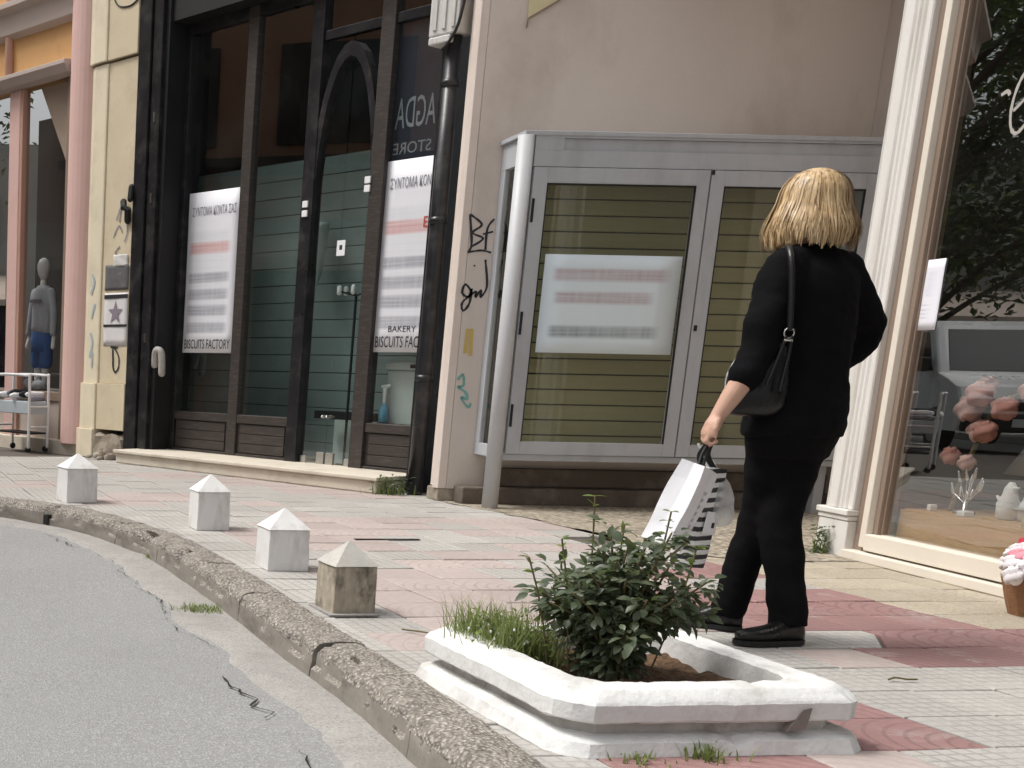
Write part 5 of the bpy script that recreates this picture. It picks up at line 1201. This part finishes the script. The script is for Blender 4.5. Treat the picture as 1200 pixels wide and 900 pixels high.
# ---- shopping bags
grip = Vector((2.592, 4.585, .752))
def paper_bag(t_, top, bot, wa, wb, rot, m, crease=.004, name='bag_body'):
    U = (top-bot).normalized(); p = Vector((U.z, 0, -U.x)).normalized(); q = U.cross(p); a = p*math.cos(rot)+q*math.sin(rot); b = -p*math.sin(rot)+q*math.cos(rot)
    bm = bmesh.new(); rings = []; H_ = (top-bot).length; N = 6
    for k in range(11):
        f = k/10; r_ = []; sq_ = 1 - .25*max(0, f-.75)/.25*(.6)
        for sx, sy, ex, ey in ((-1, -1, 1, -1), (1, -1, 1, 1), (1, 1, -1, 1), (-1, 1, -1, -1)):
            for i in range(N):
                g_ = i/N; x = (sx+(ex-sx)*g_)*wa/2; y = (sy+(ey-sy)*g_)*wb/2*sq_
                if sx == ex: x *= 1 - .45*f*(1-abs(2*g_-1))*.5       # gusset folds in
                r_.append(bot + U*(H_*f) + a*x + b*y)
        rings.append(r_)
    loft(bm, rings)
    for v in bm.verts: v.co += noise.noise_vector(v.co*13)*crease
    o = obj(name, bm, m, t_, smooth=False); return o, U, a, b
wb_ = thing('white_shopping_bag', 'plain glossy white paper bag swinging from the hand above the shrub', 'bag', (2.5, 4.55, .37))
o, U, a_, b_ = paper_bag(wb_, Vector((2.555, 4.56, .668)), Vector((2.45, 4.56, .38)), .15, .10, .72, mat('bag_white', (.83, .83, .86), .45, .03, 4, .1, 12))
for k in range(7):
    c = Vector((2.45, 4.56, .38)) + U*(.06+.026*k) - b_*.0535 + a_*.012
    bm = bmesh.new(); prism(bm, [c, c+U*.012+a_*.004, c+U*.014+a_*.02, c+a_*.016], [x - b_*.001 for x in (c, c+U*.012+a_*.004, c+U*.014+a_*.02, c+a_*.016)]); obj('faint_print', bm, mat('faint_grey_print', (.5, .5, .53), .6), wb_)
bm = bmesh.new(); tube(bm, smooth_pts([Vector((2.535, 4.535, .655)), Vector((2.555, 4.56, .71)), grip, Vector((2.585, 4.585, .70)), Vector((2.575, 4.58, .655))], 5), .005, 6); obj('cord_handle', bm, m_blackm, wb_, smooth=True)
sb_ = thing('striped_bag', 'black and white striped bag hanging behind the white paper bag', 'bag', (2.62, 4.65, .28))
m_str = m_stripes('bag_stripes', (.025, .025, .03), (.78, .78, .78), .036)
o, U, a2, b2 = paper_bag(sb_, Vector((2.652, 4.655, .66)), Vector((2.605, 4.655, .285)), .105, .08, .55, m_str, .005)
c = Vector((2.628, 4.655, .46)) - b2*.0455
bm = bmesh.new(); box(bm, lambda x, y, z: c + a2*x - b2*y + U*z, -.035, .05, 0, .002, -.045, .04); obj('blank_label', bm, m_paper, sb_)
bm = bmesh.new(); box(bm, lambda x, y, z: c + a2*x - b2*y + U*z, .012, .03, .0025, .0035, -.02, .0); obj('label_mark', bm, m_ink, sb_)
bm = bmesh.new()
for off in (-.012, .014):
    L = smooth_pts([grip + Vector((off*.3, .0, .004)), grip + Vector((off, .03, -.045)), Vector((2.625+off*1.6, 4.63, .655))], 5)
    prev = None
    for p in L:
        r_ = [bm.verts.new(p + Vector((-.014, -.004, 0))), bm.verts.new(p + Vector((.014, .004, 0)))]
        if prev: bm.faces.new((prev[0], prev[1], r_[1], r_[0]))
        prev = r_
ob = obj('band_handle', bm, m_blackm, sb_, smooth=True); md = ob.modifiers.new('s', 'SOLIDIFY'); md.thickness = .003
pb = thing('plastic_bag', 'crumpled translucent white plastic carrier bag hanging beside the striped bag', 'bag', (2.72, 4.68, .42))
t = NT('thin_plastic'); t.t.nodes.remove(t.p); out = t.t.nodes['Material Output']
df = t.n('ShaderNodeBsdfDiffuse'); df.inputs[0].default_value = (.75, .75, .74, 1); tl2 = t.n('ShaderNodeBsdfTranslucent'); tl2.inputs[0].default_value = (.75, .75, .74, 1); tp2 = t.n('ShaderNodeBsdfTransparent')
mA = t.n('ShaderNodeMixShader'); mA.inputs[0].default_value = .5; t.l(df.outputs[0], mA.inputs[1]); t.l(tl2.outputs[0], mA.inputs[2])
mB = t.n('ShaderNodeMixShader'); t.l(t.ramp(t.noise(t.n('ShaderNodeTexCoord').outputs['Object'], 20, 4), .3, .7, .3, .65), mB.inputs[0]); t.l(mA.outputs[0], mB.inputs[1]); t.l(tp2.outputs[0], mB.inputs[2]); t.l(mB.outputs[0], out.inputs['Surface'])
bm = bmesh.new(); loft(bm, [ringpts(Vector((2.685+sx, 4.68, z)), Vector((a, .01, 0)), Vector((0, b, 0)), 24) for z, a, b, sx in ((.44, .02, .02, .035), (.447, .045, .05, .034), (.48, .06, .07, .03), (.54, .06, .07, .02), (.6, .048, .05, .005), (.66, .03, .03, -.02), (.70, .016, .015, -.05), (.745, .008, .008, -.085))])
bmesh.ops.subdivide_edges(bm, edges=bm.edges[:], cuts=1, use_grid_fill=True)
for v in bm.verts: v.co += noise.noise_vector(Vector((v.co.x*22, v.co.y*22, v.co.z*9)))*.014
obj('film', bm, t.m, pb, smooth=True)

# ================================================================== ACROSS THE STREET (seen in the glass)
m_vw = mat('van_white', (.82, .84, .83), .25, .03, 3, 0, stain=(.5, .5, .47), stain_amt=.2); m_vd = mat('van_dark_plastic', (.03, .03, .032), .5, .1, 4, .05); m_vg = mat('van_window', (.012, .014, .018), .06, .05, 3, 0, spec=.6)
vn = thing('parked_van', 'white delivery van with lettering on its bonnet, reflected in the shop window', 'van', (-4.05, 20.05, -.014))
vh = Vector((.22, -.975, 0)).normalized(); vw_ = Vector((-vh.y, vh.x, 0)); v0 = Vector((-4.05, 20.05, -.014))
def FV(l, w, z): return v0 + vh*l + vw_*(w*(1 - .1*max(0, z-1.0)/.85)) + Vector((0, 0, z))
pf = [(-2.0, .3), (-2.1, .5), (-2.1, 1.1), (-2.03, 1.7), (-1.9, 1.82), (-.8, 1.88), (.3, 1.87), (.55, 1.80), (.86, 1.46), (1.18, 1.11), (1.6, 1.02), (1.95, .92), (2.08, .76), (2.12, .5), (2.06, .3)]
bm = bmesh.new(); rings = []
for w, k in ((-.87, .93), (-.865, .965), (-.84, .985), (-.76, 1), (0, 1.0), (.76, 1), (.84, .985), (.865, .965), (.87, .93)):
    rings.append([FV(l*k, w, 1.0 + (z-1.0)*(k if z > 1 else 1)) for l, z in pf])
loft(bm, rings); obj('body', bm, m_vw, vn, bevel=0)
def vquad(name, pts, m, off, par=vn):
    bm = bmesh.new(); n_ = (pts[1]-pts[0]).cross(pts[2]-pts[0]).normalized(); c = sum(pts, Vector())/len(pts)
    if n_.dot(c - (v0+Vector((0, 0, .9)))) < 0: n_ = -n_
    prism(bm, [p - n_*.03 for p in pts], [p + n_*off for p in pts]); return obj(name, bm, m, par, bevel=.006)
vquad('windscreen', [FV(.60, -.70, 1.735), FV(.60, .70, 1.735), FV(1.15, .74, 1.135), FV(1.15, -.74, 1.135)], m_vg, .012)
for sg in (-1, 1):
    vquad('side_window', [FV(.42, .868*sg, 1.70), FV(-.45, .868*sg, 1.72), FV(-.45, .868*sg, 1.15), FV(.92, .868*sg, 1.13)], m_vg, .006)
    vquad('headlight', [FV(2.03, .48*sg, .86), FV(1.95, .82*sg, .88), FV(2.0, .82*sg, .68), FV(2.09, .48*sg, .68)], mat('headlamp', (.6, .62, .62), .1, .05, 3, 0), .012)
    m_ = bx('wing_mirror', FV, (.8, .95, .92*sg, 1.08*sg, 1.12, 1.33), m_vd, vn, bevel=.03)
    for l in (1.32, -1.3):
        bm = bmesh.new(); tube(bm, [FV(l, .70*sg, .31), FV(l, .88*sg, .31)], .31, 22, caps=False); wl_ = obj('wheel', bm, m_vd, vn)
        bm = bmesh.new(); tube(bm, [FV(l, .881*sg, .31), FV(l, .892*sg, .31)], .19, 16, caps=False); obj('rim', bm, m_steel, wl_)
bx('bumper', FV, (1.95, 2.17, -.82, .82, .30, .56), m_vd, vn, bevel=.05); bx('grille', FV, (2.0, 2.135, -.44, .44, .6, .72), m_vd, vn, bevel=.02); bx('number_plate', FV, (2.17, 2.182, -.25, .25, .38, .49), m_paper, vn)
text_mesh('EAO EURMAC', lambda a, o_, z: FV(1.28+.55*(1-z), a, 1.115-.115*(1-z)+.01), .46, -.46, 0.1, .55, 0, m_ink, vn, mirror=False)
# opposite terracotta house
op = thing('terracotta_house', 'terracotta house with awning across the street, mirrored in the black shopfront', 'building', (-10.5, 12, -.12))
bx('wall', FW, (-13, -9.5, 3, 25, -.12, 9), mat('terracotta_plaster', (.48, .27, .18), .9, .1, 1.5, .1, 40, stain=(.36, .2, .14), stain_amt=.4, sscale=1), op)
for y in (5, 8.4, 11.8, 15.2, 18.6, 22):
    for z in (4.9,):
        w_ = bx('window', FW, (-9.52, -9.46, y, y+1.2, z, z+1.7), m_vg, op); bx('shutter', FW, (-9.49, -9.43, y-.55, y-.02, z, z+1.7), m_brownw, w_); bx('shutter', FW, (-9.49, -9.43, y+1.22, y+1.75, z, z+1.7), m_brownw, w_)
    bx('shop_opening', FW, (-9.52, -9.47, y-.3, y+2, 0, 2.7), m_vg, op)
bm = bmesh.new(); prism(bm, [FW(-9.5, 3.5, 3.6), FW(-7.6, 3.5, 2.8), FW(-7.6, 3.5, 2.6), FW(-9.5, 3.5, 3.5)], [FW(-9.5, 18, 3.6), FW(-7.6, 18, 2.8), FW(-7.6, 18, 2.6), FW(-9.5, 18, 3.5)]); obj('awning', bm, mat('awning_cloth', (.5, .42, .36), .9), op)
bx('balcony', FW, (-9.5, -8.4, 4, 17, 4.4, 4.55), m_brownw, op); bx('eaves', FW, (-13, -9.0, 2.8, 25.2, 9, 9.2), m_cornice, op)
bx('opposite_footway', FW, (-13, -7.2, -6, 30, -.12, .0), m_gutter).name = 'opposite_pavement'; tag(bpy.data.objects['opposite_pavement'], None, None, kind='structure')
pb2 = thing('pale_house', 'pale grey house with awning behind the trees, mirrored in the shop window', 'building', (-12, 36, -.12))
bx('wall', FW, (-22, 4, 34, 40, -.12, 6.5), mat('pale_render', (.27, .27, .25), .9, .1, 1), pb2)
for x in (-19, -15.5, -12, -8.5, -5, -1.5): bx('window', FW, (x, x+1.3, 33.94, 34.0, 3.6, 5.2), m_vg, pb2); bx('shop_opening', FW, (x-.4, x+1.8, 33.94, 34.0, 0, 2.5), m_vg, pb2)
bm = bmesh.new(); prism(bm, [FW(-18, 34, 3.2), FW(-18, 32.2, 2.5), FW(-18, 32.2, 2.35), FW(-18, 34, 3.05)], [FW(0, 34, 3.2), FW(0, 32.2, 2.5), FW(0, 32.2, 2.35), FW(0, 34, 3.05)]); obj('awning', bm, MATS['awning_cloth'], pb2)
m_tl_ = m_leaf('tree_leaf', (.03, .055, .02), (.08, .115, .04), .5); m_bark = mat('bark', (.13, .1, .075), .95, .3, 8, .6, 30)
def tree(loc, h, cr_, seed, label, n=11000):
    r_ = random.Random(seed); t_ = thing('street_tree', label, 'tree', loc, 'trees across the street'); L = Vector(loc); bm = bmesh.new()
    tube(bm, smooth_pts([L, L+Vector((.1, .05, h*.25)), L+Vector((-.05, .1, h*.5)), L+Vector((.05, 0, h*.78))], 4), [.2-.014*i for i in range(13)], 10); ends = []
    for k in range(26):
        z = r_.uniform(.16, .75)*h; a = r_.uniform(0, 6.28); q = cr_*r_.uniform(.5, .95); e_ = L + Vector((math.cos(a)*q, math.sin(a)*q, z + r_.uniform(.1, .3)*h)); tube(bm, smooth_pts([L+Vector((0, 0, z)), (L+Vector((0, 0, z))).lerp(e_, .5)+Vector((0, 0, .25)), e_], 3), [.07-.008*i for i in range(7)], 6); ends += [e_, (L+Vector((0, 0, z))).lerp(e_, .65)]
    obj('trunk', bm, m_bark, t_, smooth=True); P = []
    for _ in range(n):
        c = r_.choice(ends); p = c + Vector((r_.gauss(0, .55), r_.gauss(0, .55), r_.gauss(0, .45))); d = Vector((r_.gauss(0, 1), r_.gauss(0, 1), r_.gauss(-.2, .5))).normalized(); P.append((p, d, Vector((r_.gauss(0, .5), r_.gauss(0, .5), 1)).normalized(), r_.uniform(.12, .24), r_.uniform(.07, .13), .3))
    leaf_field('crown', P, m_tl_, t_, shape=leaf_simple)
tree((-6.2, 25.5, -.12), 10, 3.0, 1, 'leafy street tree behind the white van, mirrored in the shop window')
tree((-9.0, 29.5, -.12), 12, 3.6, 2, 'broad street tree in front of the pale house, mirrored in the shop window')
tree((-3.6, 29.5, -.12), 12, 3.3, 3, 'street tree farthest back beside the pale house awning')
